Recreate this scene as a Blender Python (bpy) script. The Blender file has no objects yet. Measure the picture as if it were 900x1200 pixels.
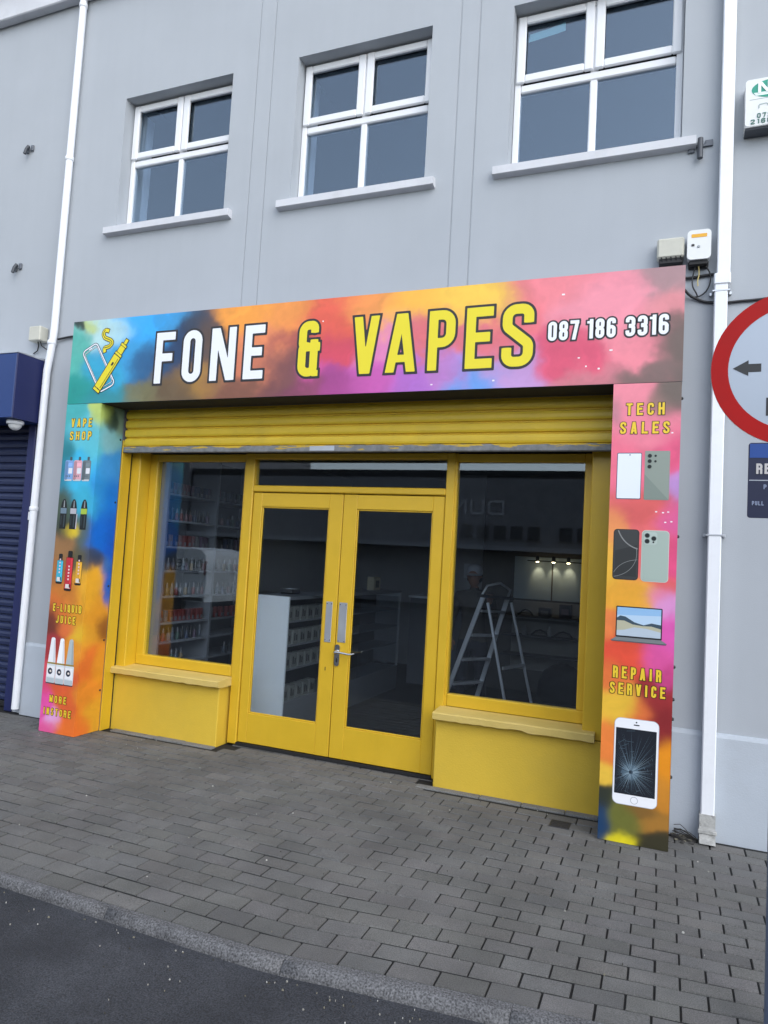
import bpy, bmesh, math, random
import numpy as np
from mathutils import Vector, Matrix

random.seed(7)
rng = np.random.default_rng(7)
scene = bpy.context.scene
col = scene.collection

# ------------------------------------------------------------------ camera
cam_data = bpy.data.cameras.new("camera")
cam = bpy.data.objects.new("camera", cam_data)
col.objects.link(cam)
cam_data.sensor_fit = 'VERTICAL'
cam_data.sensor_height = 36.0
cam_data.lens = 36.0 * 826.5 / 1200.0
cam_data.clip_start = 0.05
cam_data.clip_end = 2000
CAM = Vector((5.0, -5.1, 1.665))
Rv = Vector((0.92766857, 0.36903787, 0.05693927))
Uv = Vector((-0.02849323, -0.08208278, 0.99621813))
Fv = Vector((-0.37231594, 0.92578263, 0.06563053))
m = Matrix((Rv, Uv, -Fv)).transposed().to_4x4()
m.translation = CAM
cam.matrix_world = m
scene.camera = cam

# ------------------------------------------------------------------ sky, sun, exposure
SUN_EL, SUN_AZ = 40.0, 135.0          # azimuth: 0 = +Y, clockwise seen from above
world = bpy.data.worlds.new("World")
scene.world = world
world.use_nodes = True
wn, wl = world.node_tree.nodes, world.node_tree.links
bg = wn["Background"]
sky = wn.new("ShaderNodeTexSky")
sky.sky_type = 'NISHITA'
sky.sun_disc = False
sky.sun_elevation = math.radians(SUN_EL)
sky.sun_rotation = math.radians(SUN_AZ)
sky.air_density = 1.0
sky.dust_density = 0.7
hs = wn.new("ShaderNodeHueSaturation")
hs.inputs['Saturation'].default_value = 0.5
wl.new(sky.outputs[0], hs.inputs['Color'])
wl.new(hs.outputs[0], bg.inputs['Color'])
bg.inputs['Strength'].default_value = 0.13

sun_data = bpy.data.lights.new("sun", 'SUN')
sun_data.energy = 0.45
sun_data.angle = math.radians(55)
sun_data.color = (1.0, 0.98, 0.95)
sun = bpy.data.objects.new("sun", sun_data)
col.objects.link(sun)
az, el = math.radians(SUN_AZ), math.radians(SUN_EL)
to_sun = Vector((math.sin(az) * math.cos(el), math.cos(az) * math.cos(el), math.sin(el)))
sun.rotation_euler = to_sun.to_track_quat('Z', 'Y').to_euler()
sun.location = (5, -12, 20)

scene.view_settings.view_transform = 'Standard'
scene.view_settings.look = 'None'
scene.view_settings.exposure = 1.48
scene.view_settings.gamma = 1.0
scene.view_settings.use_curve_mapping = False


# ------------------------------------------------------------------ helpers
def lin(r, g, b):
    f = lambda c: (c / 255) / 12.92 if c / 255 <= 0.04045 else ((c / 255 + 0.055) / 1.055) ** 2.4
    return (f(r), f(g), f(b))


def mat(name, color, rough=0.6, metal=0.0, var=0.0, scale=6.0, bump=0.0, bump_scale=120.0,
        dirt=None, dirt_amt=0.0, dirt_scale=2.0, spec=0.5, coat=0.0):
    """principled paint with optional large tone variation, dirt patches and fine bump"""
    m = bpy.data.materials.new(name)
    m.use_nodes = True
    n, l = m.node_tree.nodes, m.node_tree.links
    p = n["Principled BSDF"]
    p.inputs['Base Color'].default_value = (*color, 1)
    p.inputs['Roughness'].default_value = rough
    p.inputs['Metallic'].default_value = metal
    p.inputs['Specular IOR Level'].default_value = spec
    p.inputs['Coat Weight'].default_value = coat
    tc = n.new("ShaderNodeTexCoord")
    out = None
    if var > 0:
        ns = n.new("ShaderNodeTexNoise")
        ns.inputs['Scale'].default_value = scale
        ns.inputs['Detail'].default_value = 6
        ns.inputs['Roughness'].default_value = 0.6
        l.new(tc.outputs['Object'], ns.inputs['Vector'])
        rp = n.new("ShaderNodeMapRange")
        rp.inputs['From Min'].default_value = 0.3
        rp.inputs['From Max'].default_value = 0.7
        rp.inputs['To Min'].default_value = 1 - var
        rp.inputs['To Max'].default_value = 1 + var
        l.new(ns.outputs[0], rp.inputs['Value'])
        mx = n.new("ShaderNodeMix")
        mx.data_type = 'RGBA'
        mx.blend_type = 'MULTIPLY'
        mx.inputs[0].default_value = 1
        mx.inputs[6].default_value = (*color, 1)
        l.new(rp.outputs[0], mx.inputs[7])
        out = mx.outputs[2]
        rr = n.new("ShaderNodeMapRange")
        rr.inputs['To Min'].default_value = max(0.03, rough - 0.12)
        rr.inputs['To Max'].default_value = min(1, rough + 0.12)
        l.new(ns.outputs[0], rr.inputs['Value'])
        l.new(rr.outputs[0], p.inputs['Roughness'])
    if dirt is not None:
        nd = n.new("ShaderNodeTexNoise")
        nd.inputs['Scale'].default_value = dirt_scale
        nd.inputs['Detail'].default_value = 9
        nd.inputs['Roughness'].default_value = 0.7
        l.new(tc.outputs['Object'], nd.inputs['Vector'])
        rd = n.new("ShaderNodeMapRange")
        rd.inputs['From Min'].default_value = 0.5
        rd.inputs['From Max'].default_value = 0.75
        rd.inputs['To Max'].default_value = dirt_amt
        l.new(nd.outputs[0], rd.inputs['Value'])
        md = n.new("ShaderNodeMix")
        md.data_type = 'RGBA'
        l.new(rd.outputs[0], md.inputs[0])
        if out:
            l.new(out, md.inputs[6])
        else:
            md.inputs[6].default_value = (*color, 1)
        md.inputs[7].default_value = (*dirt, 1)
        out = md.outputs[2]
    if out:
        l.new(out, p.inputs['Base Color'])
    if bump > 0:
        nb = n.new("ShaderNodeTexNoise")
        nb.inputs['Scale'].default_value = bump_scale
        nb.inputs['Detail'].default_value = 4
        l.new(tc.outputs['Object'], nb.inputs['Vector'])
        b = n.new("ShaderNodeBump")
        b.inputs['Strength'].default_value = bump
        b.inputs['Distance'].default_value = 0.01
        l.new(nb.outputs[0], b.inputs['Height'])
        l.new(b.outputs[0], p.inputs['Normal'])
    return m


def glass(name, ior=1.5, tint=(0.93, 0.95, 0.96), refl=(1, 1, 1)):
    m = bpy.data.materials.new(name)
    m.use_nodes = True
    n, l = m.node_tree.nodes, m.node_tree.links
    n.remove(n["Principled BSDF"])
    o = n["Material Output"]
    t = n.new("ShaderNodeBsdfTransparent")
    t.inputs[0].default_value = (*tint, 1)
    g = n.new("ShaderNodeBsdfGlossy")
    g.inputs['Roughness'].default_value = 0.0
    g.inputs[0].default_value = (*refl, 1)
    fr = n.new("ShaderNodeFresnel")
    # same reflectance on both faces of the thin pane (no false total reflection on the way out)
    ge = n.new("ShaderNodeNewGeometry")
    mr = n.new("ShaderNodeMapRange")
    mr.inputs['To Min'].default_value = ior
    mr.inputs['To Max'].default_value = 1 / ior
    l.new(ge.outputs['Backfacing'], mr.inputs['Value'])
    l.new(mr.outputs[0], fr.inputs[0])
    mx = n.new("ShaderNodeMixShader")
    l.new(fr.outputs[0], mx.inputs[0])
    l.new(t.outputs[0], mx.inputs[1])
    l.new(g.outputs[0], mx.inputs[2])
    l.new(mx.outputs[0], o.inputs[0])
    return m


def emit(name, color, strength):
    m = bpy.data.materials.new(name)
    m.use_nodes = True
    p = m.node_tree.nodes["Principled BSDF"]
    p.inputs['Base Color'].default_value = (*color, 1)
    p.inputs['Emission Color'].default_value = (*color, 1)
    p.inputs['Emission Strength'].default_value = strength
    return m


_paint = {}
def paint(r, g, b, rough=0.45):
    k = (r, g, b, rough)
    if k not in _paint:
        _paint[k] = mat("ink", lin(r, g, b), rough)
    return _paint[k]


class MB:
    """collects faces in world coordinates; build() links them as ONE mesh object"""
    def __init__(s):
        s.v, s.f, s.mi, s.mats, s.sm = [], [], [], [], []
        s.cur = 0
        s.smooth = False

    def use(s, m):
        if m not in s.mats:
            s.mats.append(m)
        s.cur = s.mats.index(m)
        return s

    def face(s, pts):
        i = len(s.v)
        s.v += [tuple(p) for p in pts]
        s.f.append(list(range(i, i + len(pts))))
        s.mi.append(s.cur)
        s.sm.append(s.smooth)

    def raw(s, verts, faces, smooth=None):
        i = len(s.v)
        s.v += [tuple(p) for p in verts]
        for f in faces:
            s.f.append([i + k for k in f])
            s.mi.append(s.cur)
            s.sm.append(s.smooth if smooth is None else smooth)

    def box(s, x0, x1, y0, y1, z0, z1, bev=0.0, xf=None):
        if x1 < x0: x0, x1 = x1, x0
        if y1 < y0: y0, y1 = y1, y0
        if z1 < z0: z0, z1 = z1, z0
        bev = min(bev, (x1 - x0) * .45, (y1 - y0) * .45, (z1 - z0) * .45)
        if bev <= 0:
            V = [(x, y, z) for x in (x0, x1) for y in (y0, y1) for z in (z0, z1)]
            Fc = [(0, 1, 3, 2), (4, 6, 7, 5), (0, 4, 5, 1), (2, 3, 7, 6), (0, 2, 6, 4), (1, 5, 7, 3)]
        else:
            V, ix = [], {}
            X, Y, Z = (x0, x1), (y0, y1), (z0, z1)
            for i in (0, 1):
                for j in (0, 1):
                    for k in (0, 1):
                        a, b, c = X[i], Y[j], Z[k]
                        si, sj, sk = (1 - 2 * i) * bev, (1 - 2 * j) * bev, (1 - 2 * k) * bev
                        ix[i, j, k] = len(V)
                        V += [(a, b + sj, c + sk), (a + si, b, c + sk), (a + si, b + sj, c)]
            Fc = []
            q = lambda i, j, k, d: ix[i, j, k] + d
            for i in (0, 1):
                Fc.append([q(i, 0, 0, 0), q(i, 1, 0, 0), q(i, 1, 1, 0), q(i, 0, 1, 0)])
                Fc.append([q(0, i, 0, 1), q(1, i, 0, 1), q(1, i, 1, 1), q(0, i, 1, 1)])
                Fc.append([q(0, 0, i, 2), q(1, 0, i, 2), q(1, 1, i, 2), q(0, 1, i, 2)])
                for j in (0, 1):
                    Fc.append([q(i, j, 0, 0), q(i, j, 1, 0), q(i, j, 1, 1), q(i, j, 0, 1)])
                    Fc.append([q(i, 0, j, 0), q(i, 1, j, 0), q(i, 1, j, 2), q(i, 0, j, 2)])
                    Fc.append([q(0, i, j, 1), q(1, i, j, 1), q(1, i, j, 2), q(0, i, j, 2)])
                    for k in (0, 1):
                        Fc.append([q(i, j, k, 0), q(i, j, k, 1), q(i, j, k, 2)])
            c = Vector(((x0 + x1) / 2, (y0 + y1) / 2, (z0 + z1) / 2))
            fix = []
            for f in Fc:
                p = [Vector(V[t]) for t in f]
                nn = (p[1] - p[0]).cross(p[2] - p[0])
                if nn.dot(sum(p, Vector()) / len(p) - c) < 0: f = f[::-1]
                fix.append(f)
            Fc = fix
        if xf is not None:
            V = [tuple(xf @ Vector(p)) for p in V]
        s.raw(V, Fc, False)

    def bar(s, a, b, w, h, up=(0, 0, 1)):
        """rectangular bar between two points"""
        a, b = Vector(a), Vector(b)
        d = (b - a)
        L = d.length
        d.normalize()
        u = Vector(up)
        r = d.cross(u)
        if r.length < 1e-4:
            r = d.cross(Vector((0, 1, 0)))
        r.normalize()
        u = r.cross(d)
        M = Matrix((r, d, u)).transposed().to_4x4()
        M.translation = a
        s.box(-w / 2, w / 2, 0, L, -h / 2, h / 2, min(w, h) * .15, xf=M)

    def tube(s, pts, r, n=8, caps=True):
        P = [Vector(p) for p in pts]
        rs = r if isinstance(r, (list, tuple)) else [r] * len(P)
        V, Fc = [], []
        prev = None
        for i, p in enumerate(P):
            d = (P[min(i + 1, len(P) - 1)] - P[max(i - 1, 0)]).normalized()
            if prev is None:
                a = d.cross(Vector((0, 0, 1)))
                if a.length < .05: a = d.cross(Vector((0, 1, 0)))
            else:
                a = prev - d * prev.dot(d)
            a.normalize()
            prev = a
            b = d.cross(a)
            for k in range(n):
                t = 2 * math.pi * k / n
                V.append(p + a * (math.cos(t) * rs[i]) + b * (math.sin(t) * rs[i]))
        for i in range(len(P) - 1):
            for k in range(n):
                k2 = (k + 1) % n
                Fc.append((i * n + k, i * n + k2, (i + 1) * n + k2, (i + 1) * n + k))
        s.raw(V, Fc, True)
        if caps:
            s.raw(V[:n][::-1], [tuple(range(n))], False)
            s.raw(V[-n:], [tuple(range(n))], False)

    def lathe(s, c, prof, n=20, axis='Z'):
        """prof: (radius, height) pairs"""
        c = Vector(c)
        V, Fc = [], []
        for (r, h) in prof:
            for k in range(n):
                t = 2 * math.pi * k / n
                x, y = r * math.cos(t), r * math.sin(t)
                V.append(c + (Vector((x, y, h)) if axis == 'Z' else Vector((x, -h, y)) if axis == 'Y' else Vector((h, x, y))))
        for i in range(len(prof) - 1):
            for k in range(n):
                k2 = (k + 1) % n
                Fc.append((i * n + k, i * n + k2, (i + 1) * n + k2, (i + 1) * n + k))
        s.raw(V, Fc, True)
        s.raw(V[:n][::-1], [tuple(range(n))], False)
        s.raw(V[-n:], [tuple(range(n))], False)

    def prism(s, poly, y0, y1):
        """polygon of (x,z) extruded along y"""
        n = len(poly)
        a = [(x, y0, z) for x, z in poly]
        b = [(x, y1, z) for x, z in poly]
        s.face(a)
        s.face(b[::-1])
        for i in range(n):
            j = (i + 1) % n
            s.face([a[j], a[i], b[i], b[j]])

    def prism_x(s, poly, x0, x1):
        n = len(poly)
        a = [(x0, y, z) for y, z in poly]
        b = [(x1, y, z) for y, z in poly]
        s.face(a)
        s.face(b[::-1])
        for i in range(n):
            j = (i + 1) % n
            s.face([a[j], a[i], b[i], b[j]])

    def build(s, name, parent=None, recalc=False, weld=0.0):
        base = Vector((0, 0, 0))
        if parent is not None:
            base = Vector(parent["_base"])
        me = bpy.data.meshes.new(name)
        me.from_pydata([tuple(Vector(p) - base) for p in s.v], [], s.f)
        for mm in s.mats:
            me.materials.append(mm)
        me.polygons.foreach_set('material_index', s.mi)
        me.polygons.foreach_set('use_smooth', s.sm)
        if recalc or weld:
            bm = bmesh.new()
            bm.from_mesh(me)
            if weld:
                bmesh.ops.remove_doubles(bm, verts=bm.verts, dist=weld)
            bmesh.ops.recalc_face_normals(bm, faces=bm.faces)
            bm.to_mesh(me)
            bm.free()
        me.update()
        o = bpy.data.objects.new(name, me)
        col.objects.link(o)
        if parent is not None:
            o.parent = parent
        o["_base"] = tuple(base)
        return o


def tag(o, label=None, cat=None, group=None, kind=None):
    if label: o["label"] = label
    if cat: o["category"] = cat
    if group: o["group"] = group
    if kind: o["kind"] = kind
    return o


def thing(name, loc, label, cat, group=None):
    o = bpy.data.objects.new(name, None)
    o.empty_display_size = 0.1
    o.location = loc
    o["_base"] = tuple(loc)
    col.objects.link(o)
    return tag(o, label, cat, group)


def copy_tree(o, loc=None, parent=None):
    c = o.copy()
    col.objects.link(c)
    if parent is not None: c.parent = parent
    if loc is not None: c.location = loc
    for ch in list(o.children):
        copy_tree(ch, None, c)
    return c


def rrect(x0, x1, z0, z1, r, n=5):
    pts = []
    for cx, cz, a in ((x1 - r, z1 - r, 0), (x0 + r, z1 - r, 90), (x0 + r, z0 + r, 180), (x1 - r, z0 + r, 270)):
        for k in range(n + 1):
            t = math.radians(a + 90 * k / n)
            pts.append((cx + r * math.cos(t), cz + r * math.sin(t)))
    return pts


def ell(cx, cz, rx, rz, n=20):
    return [(cx + rx * math.cos(2 * math.pi * k / n), cz + rz * math.sin(2 * math.pi * k / n)) for k in range(n)]


# ------------------------------------------------------------------ condensed sign lettering (signed distance -> flat printed faces)
GT = 0.155
def _round(pts, closed):
    out = []
    n = len(pts)
    for i, p in enumerate(pts):
        r = p[2] if len(p) > 2 else 0
        P = np.array(p[:2], float)
        if r <= 0 or (not closed and i in (0, n - 1)):
            out.append(P)
            continue
        A = np.array(pts[i - 1][:2], float)
        B = np.array(pts[(i + 1) % n][:2], float)
        da, db = (A - P) / np.linalg.norm(A - P), (B - P) / np.linalg.norm(B - P)
        ang = math.acos(np.clip(da @ db, -1, 1))
        tl = min(r / math.tan(ang / 2), np.linalg.norm(A - P) * .5, np.linalg.norm(B - P) * .5)
        a, b = P + da * tl, P + db * tl
        rr = tl * math.tan(ang / 2)
        bis = (da + db) / np.linalg.norm(da + db)
        c = P + bis * (rr / math.sin(ang / 2))
        t0 = math.atan2(*(a - c)[::-1])
        t1 = math.atan2(*(b - c)[::-1])
        dt = (t1 - t0 + math.pi) % (2 * math.pi) - math.pi
        for k in range(7):
            t = t0 + dt * k / 6
            out.append(c + rr * np.array([math.cos(t), math.sin(t)]))
    return out


def sd_path(X, Z, pts, t, closed=False):
    P = _round(pts, closed)
    if closed: P = P + [P[0]]
    D = np.full(X.shape, 9.0)
    n = len(P) - 1
    for i in range(n):
        a, b = P[i], P[i + 1]
        d = b - a
        L = np.hypot(*d)
        if L < 1e-9: continue
        d = d / L
        s = (X - a[0]) * d[0] + (Z - a[1]) * d[1]
        q = np.abs(-(X - a[0]) * d[1] + (Z - a[1]) * d[0])
        over = np.maximum(-s, s - L)
        e = np.hypot(q, np.maximum(over, 0)) - t / 2
        if not closed and i == 0:
            e = np.where(s < 0, np.maximum(q - t / 2, -s), e)
        if not closed and i == n - 1:
            e = np.where(s > L, np.maximum(q - t / 2, s - L), e)
        D = np.minimum(D, e)
    return D


def sd_rect(X, Z, x0, z0, x1, z1):
    return np.maximum(np.abs(X - (x0 + x1) / 2) - (x1 - x0) / 2, np.abs(Z - (z0 + z1) / 2) - (z1 - z0) / 2)


def glyph(ch, X, Z, w, t=GT):
    l, r, b, T = t / 2, w - t / 2, t / 2, 1 - t / 2
    R = min(0.16, (r - l) / 2)
    U = lambda *a: np.minimum.reduce(a)
    rc = lambda *a: sd_rect(X, Z, *a)
    pa = lambda p, closed=False: sd_path(X, Z, p, t, closed)
    clip = lambda d: np.maximum(d, np.maximum(Z - 1, -Z))
    if ch in 'O0': return pa([(l, b, R), (l, T, R), (r, T, R), (r, b, R)], True)
    if ch == 'Q': return U(pa([(l, b, R), (l, T, R), (r, T, R), (r, b, R)], True), pa([(w * .5, .26), (w * 1.02, -.03)]))
    if ch == 'F': return U(rc(0, 0, t, 1), rc(0, 1 - t, w, 1), rc(0, .43, w * .9, .43 + t))
    if ch == 'E': return U(rc(0, 0, t, 1), rc(0, 1 - t, w, 1), rc(0, .43, w * .9, .43 + t), rc(0, 0, w, t))
    if ch == 'L': return U(rc(0, 0, t, 1), rc(0, 0, w, t))
    if ch == 'I': return rc(w / 2 - t / 2, 0, w / 2 + t / 2, 1)
    if ch == 'T': return U(rc(0, 1 - t, w, 1), rc(w / 2 - t / 2, 0, w / 2 + t / 2, 1))
    if ch == 'H': return U(rc(0, 0, t, 1), rc(w - t, 0, w, 1), rc(0, .43, w, .43 + t))
    if ch == 'N': return U(rc(0, 0, t, 1), rc(w - t, 0, w, 1), clip(pa([(l * .8, 1.1), (w - l * .8, -.1)])))
    if ch == 'M': return U(rc(0, 0, t * .9, 1), rc(w - t * .9, 0, w, 1), clip(pa([(l * .7, 1.1), (w / 2, .1)])), clip(pa([(w - l * .7, 1.1), (w / 2, .1)])))
    if ch == 'V': return clip(U(pa([(l * .95, 1.1), (w / 2, -.12)]), pa([(w - l * .95, 1.1), (w / 2, -.12)])))
    if ch == 'A': return U(clip(U(pa([(l * .95, -.1), (w / 2, 1.12)]), pa([(w - l * .95, -.1), (w / 2, 1.12)]))), rc(w * .22, .17, w * .78, .17 + t * .8))
    if ch == 'P': return U(rc(0, 0, t, 1), pa([(l, T), (r, T, R), (r, .46, R), (l, .46)]))
    if ch == 'R': return U(rc(0, 0, t, 1), pa([(l, T), (r, T, R), (r, .5, R * .8), (l, .5)]), pa([(w * .45, .5), (r, .5, .1), (r, 0)]))
    if ch == 'D': return U(rc(0, 0, t, 1), pa([(l, T), (r, T, R), (r, b, R), (l, b)]))
    if ch == 'U': return pa([(l, 1), (l, b, R), (r, b, R), (r, 1)])
    if ch == 'J': return pa([(r, 1), (r, b, R), (l, b, R), (l, .28)])
    if ch == 'C': return pa([(r, .66), (r, T, R), (l, T, R), (l, b, R), (r, b, R), (r, .34)])
    if ch == 'S': return pa([(r, .70), (r, T, R), (l, T, R), (l, .64, R * .7), (r, .36, R * .7), (r, b, R), (l, b, R), (l, .30)])
    if ch == '&': return U(pa([(r, .79), (r, T, R), (l, T, R), (l, .53, R * .7), (w * 1.08, .53)]),
                           pa([(w * .5, .54), (l, .54, R * .7), (l, b, R), (r, b, R * .8), (r, .66)]), rc(w * .75, 0, w * 1.06, t * .7))
    if ch == '1': return U(rc(w - t, 0, w, 1), rc(w - t * 1.7, .78, w - t * .5, .78 + t * .7))
    if ch == '2': return U(pa([(l, .70), (l, T, R), (r, T, R), (r, .6, .1), (l, .22, .1), (l, .0)]), rc(0, 0, w, t))
    if ch == '3': return U(pa([(l, .72), (l, T, R), (r, T, R), (r, .53, R * .6), (w * .35, .53)]), pa([(w * .35, .50), (r, .50, R * .6), (r, b, R), (l, b, R), (l, .28)]))
    if ch == '6': return U(pa([(l, b, R), (l, .54, R), (r, .54, R), (r, b, R)], True), pa([(l, .4), (l, T, R), (r, T, R), (r, .72)]))
    if ch == '7': return U(rc(0, 1 - t, w, 1), clip(pa([(r, 1.0 - t * .4), (w * .38, -.1)])))
    if ch == '8': return U(pa([(l, b, R), (l, .50, R), (r, .50, R), (r, b, R)], True), pa([(l, .53, R * .9), (l, T, R), (r, T, R), (r, .53, R * .9)], True))
    if ch == '-': return rc(0, .42, w, .42 + t)
    return np.full(X.shape, 9.0)


def sheet_from_field(mb, D, xs, zs, y, level):
    """flat faces covering the region D < level (marching squares, runs merged)"""
    S = D < level
    nz, nx = D.shape
    full = S[:-1, :-1] & S[1:, :-1] & S[:-1, 1:] & S[1:, 1:]
    anyc = S[:-1, :-1] | S[1:, :-1] | S[:-1, 1:] | S[1:, 1:]
    for j in range(nz - 1):
        i = 0
        while i < nx - 1:
            if full[j, i]:
                k = i
                while k < nx - 1 and full[j, k]: k += 1
                mb.face([(xs[i], y, zs[j]), (xs[k], y, zs[j]), (xs[k], y, zs[j + 1]), (xs[i], y, zs[j + 1])])
                i = k
                continue
            if anyc[j, i]:
                cs = [(i, j), (i + 1, j), (i + 1, j + 1), (i, j + 1)]
                poly = []
                for q in range(4):
                    a, b = cs[q], cs[(q + 1) % 4]
                    da, db = D[a[1], a[0]] - level, D[b[1], b[0]] - level
                    if da < 0: poly.append((xs[a[0]], y, zs[a[1]]))
                    if (da < 0) != (db < 0):
                        f = da / (da - db)
                        poly.append((xs[a[0]] + f * (xs[b[0]] - xs[a[0]]), y, zs[a[1]] + f * (zs[b[1]] - zs[a[1]])))
                if len(poly) >= 3: mb.face(poly)
            i += 1


def letters(mb, spec, z0, z1, y, fill, outline=None, ow=0.02, res=60, t=GT):
    """spec: list of (char, x0, x1); z0..z1 cap height; ow outline width in metres"""
    H = z1 - z0
    for ch, x0, x1 in spec:
        w = (x1 - x0) / H
        pad = ow / H * 1.6 + .08
        nx, nz = max(8, int((w + 2 * pad) * res)), int((1 + 2 * pad) * res)
        gx = np.linspace(-pad, w + pad, nx)
        gz = np.linspace(-pad, 1 + pad, nz)
        X, Z = np.meshgrid(gx, gz)
        D = glyph(ch, X, Z, w, t)
        if outline is not None:
            mb.use(outline)
            sheet_from_field(mb, D, x0 + gx * H, z0 + gz * H, y, ow / H)
        mb.use(fill)
        sheet_from_field(mb, D, x0 + gx * H, z0 + gz * H, y - 0.0015, 0.0)


def spread(word, x0, x1, gap=0.5):
    """even layout of a word between x0 and x1; gap relative to letter width"""
    wid = {'I': .5, '1': .62, '-': .7, ' ': .6, 'M': 1.25, 'V': 1.08, 'A': 1.08}
    tot = sum(wid.get(c, 1) for c in word) + gap * (len(word) - 1)
    u = (x1 - x0) / tot
    out, x = [], x0
    for c in word:
        ww = wid.get(c, 1) * u
        if c != ' ': out.append((c, x, x + ww))
        x += ww + gap * u
    return out


def font_mesh(mb, text, size, loc, mtx, m):
    """built-in font text as flat faces; mtx maps text x,y to world"""
    cu = bpy.data.curves.new("text", 'FONT')
    cu.body = text
    cu.size = size
    ob = bpy.data.objects.new("text", cu)
    col.objects.link(ob)
    dg = bpy.context.evaluated_depsgraph_get()
    dg.update()
    me = ob.evaluated_get(dg).to_mesh()
    mb.use(m)
    M = mtx.to_4x4()
    M.translation = Vector(loc)
    mb.raw([M @ v.co for v in me.vertices], [tuple(p.vertices) for p in me.polygons], False)
    ob.evaluated_get(dg).to_mesh_clear()
    bpy.data.objects.remove(ob)
    bpy.data.curves.remove(cu)


FACE_STREET = Matrix(((1, 0, 0), (0, 0, -1), (0, 1, 0)))       # text reads left-to-right for someone looking +y
FACE_SHOP = Matrix(((-1, 0, 0), (0, 0, 1), (0, 1, 0)))         # for someone looking -y

# ------------------------------------------------------------------ materials
M = {}
M['render'] = mat("painted_render", (.405, .432, .462), .85, var=.035, scale=1.1, bump=.12, bump_scale=160, dirt=(.33, .35, .37), dirt_amt=.20, dirt_scale=.9)
def add_streaks(m, amt):
    n, l = m.node_tree.nodes, m.node_tree.links
    p = n["Principled BSDF"]
    src = p.inputs['Base Color'].links[0].from_socket
    tc = n.new("ShaderNodeTexCoord")
    mp = n.new("ShaderNodeMapping")
    mp.inputs['Scale'].default_value = (5.0, 5.0, .22)
    l.new(tc.outputs['Object'], mp.inputs[0])
    ns = n.new("ShaderNodeTexNoise")
    ns.inputs['Scale'].default_value = 1.6
    ns.inputs['Detail'].default_value = 7
    ns.inputs['Roughness'].default_value = .6
    l.new(mp.outputs[0], ns.inputs['Vector'])
    rp = n.new("ShaderNodeMapRange")
    rp.inputs['From Min'].default_value = .42
    rp.inputs['From Max'].default_value = .72
    rp.inputs['To Min'].default_value = 1.0
    rp.inputs['To Max'].default_value = 1 - amt
    l.new(ns.outputs[0], rp.inputs['Value'])
    mx = n.new("ShaderNodeMix")
    mx.data_type = 'RGBA'
    mx.blend_type = 'MULTIPLY'
    mx.inputs[0].default_value = 1
    l.new(src, mx.inputs[6])
    l.new(rp.outputs[0], mx.inputs[7])
    l.new(mx.outputs[2], p.inputs['Base Color'])

def add_brush(m, sx, sz, strength):
    """brush marks: fine bump stretched along the stroke, plus small scuffs"""
    n, l = m.node_tree.nodes, m.node_tree.links
    p = n["Principled BSDF"]
    tc = n.new("ShaderNodeTexCoord")
    mp = n.new("ShaderNodeMapping")
    mp.inputs['Scale'].default_value = (sx, sx, sz)
    l.new(tc.outputs['Object'], mp.inputs[0])
    ns = n.new("ShaderNodeTexNoise")
    ns.inputs['Scale'].default_value = 1
    ns.inputs['Detail'].default_value = 5
    l.new(mp.outputs[0], ns.inputs['Vector'])
    b = n.new("ShaderNodeBump")
    b.inputs['Strength'].default_value = strength
    b.inputs['Distance'].default_value = .004
    l.new(ns.outputs[0], b.inputs['Height'])
    if p.inputs['Normal'].links: l.new(p.inputs['Normal'].links[0].from_socket, b.inputs['Normal'])
    l.new(b.outputs[0], p.inputs['Normal'])
    # small chips and scuffs down to grey undercoat
    vo = n.new("ShaderNodeTexNoise")
    vo.inputs['Scale'].default_value = 23
    vo.inputs['Detail'].default_value = 8
    vo.inputs['Roughness'].default_value = .75
    l.new(tc.outputs['Object'], vo.inputs['Vector'])
    rp = n.new("ShaderNodeMapRange")
    rp.inputs['From Min'].default_value = .69
    rp.inputs['From Max'].default_value = .73
    rp.inputs['To Max'].default_value = .55
    l.new(vo.outputs[0], rp.inputs['Value'])
    mx = n.new("ShaderNodeMix")
    mx.data_type = 'RGBA'
    l.new(rp.outputs[0], mx.inputs[0])
    l.new(p.inputs['Base Color'].links[0].from_socket, mx.inputs[6])
    mx.inputs[7].default_value = (.36, .28, .12, 1)
    l.new(mx.outputs[2], p.inputs['Base Color'])

add_streaks(M['render'], .022)
M['plinth'] = mat("pale_plinth_paint", (.455, .50, .55), .8, var=.04, scale=2.0, bump=.15, bump_scale=120, dirt=(.36, .36, .36), dirt_amt=.25, dirt_scale=2.2)
M['white'] = mat("white_upvc", (.80, .81, .83), .35, var=.02, scale=3)
M['sill'] = mat("sill_paint", (.62, .63, .66), .7, var=.05, scale=4, dirt=(.3, .3, .3), dirt_amt=.25, dirt_scale=5)
M['pipe'] = mat("white_pipe", (.86, .88, .91), .4, var=.02, scale=4, dirt=(.45, .45, .44), dirt_amt=.15, dirt_scale=6)
M['yellow'] = mat("yellow_gloss_paint", (.64, .405, .022), .38, var=.05, scale=3.0, bump=.06, bump_scale=60, dirt=(.48, .32, .04), dirt_amt=.22, dirt_scale=2.0)
M['yellow_shutter'] = mat("yellow_shutter_paint", (.72, .50, .035), .4, var=.06, scale=5, dirt=(.45, .32, .06), dirt_amt=.3, dirt_scale=4)
M['yellow_matt'] = mat("yellow_masonry_paint", (.66, .445, .04), .6, var=.06, scale=2.5, bump=.2, bump_scale=90, dirt=(.47, .34, .06), dirt_amt=.3, dirt_scale=1.8)
M['yellow_sill'] = mat("pale_yellow_sill_paint", (.62, .46, .13), .6, var=.06, scale=4, bump=.25, bump_scale=40, dirt=(.5, .38, .2), dirt_amt=.3, dirt_scale=4)
add_brush(M['yellow'], 160, 7, .35)
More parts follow.
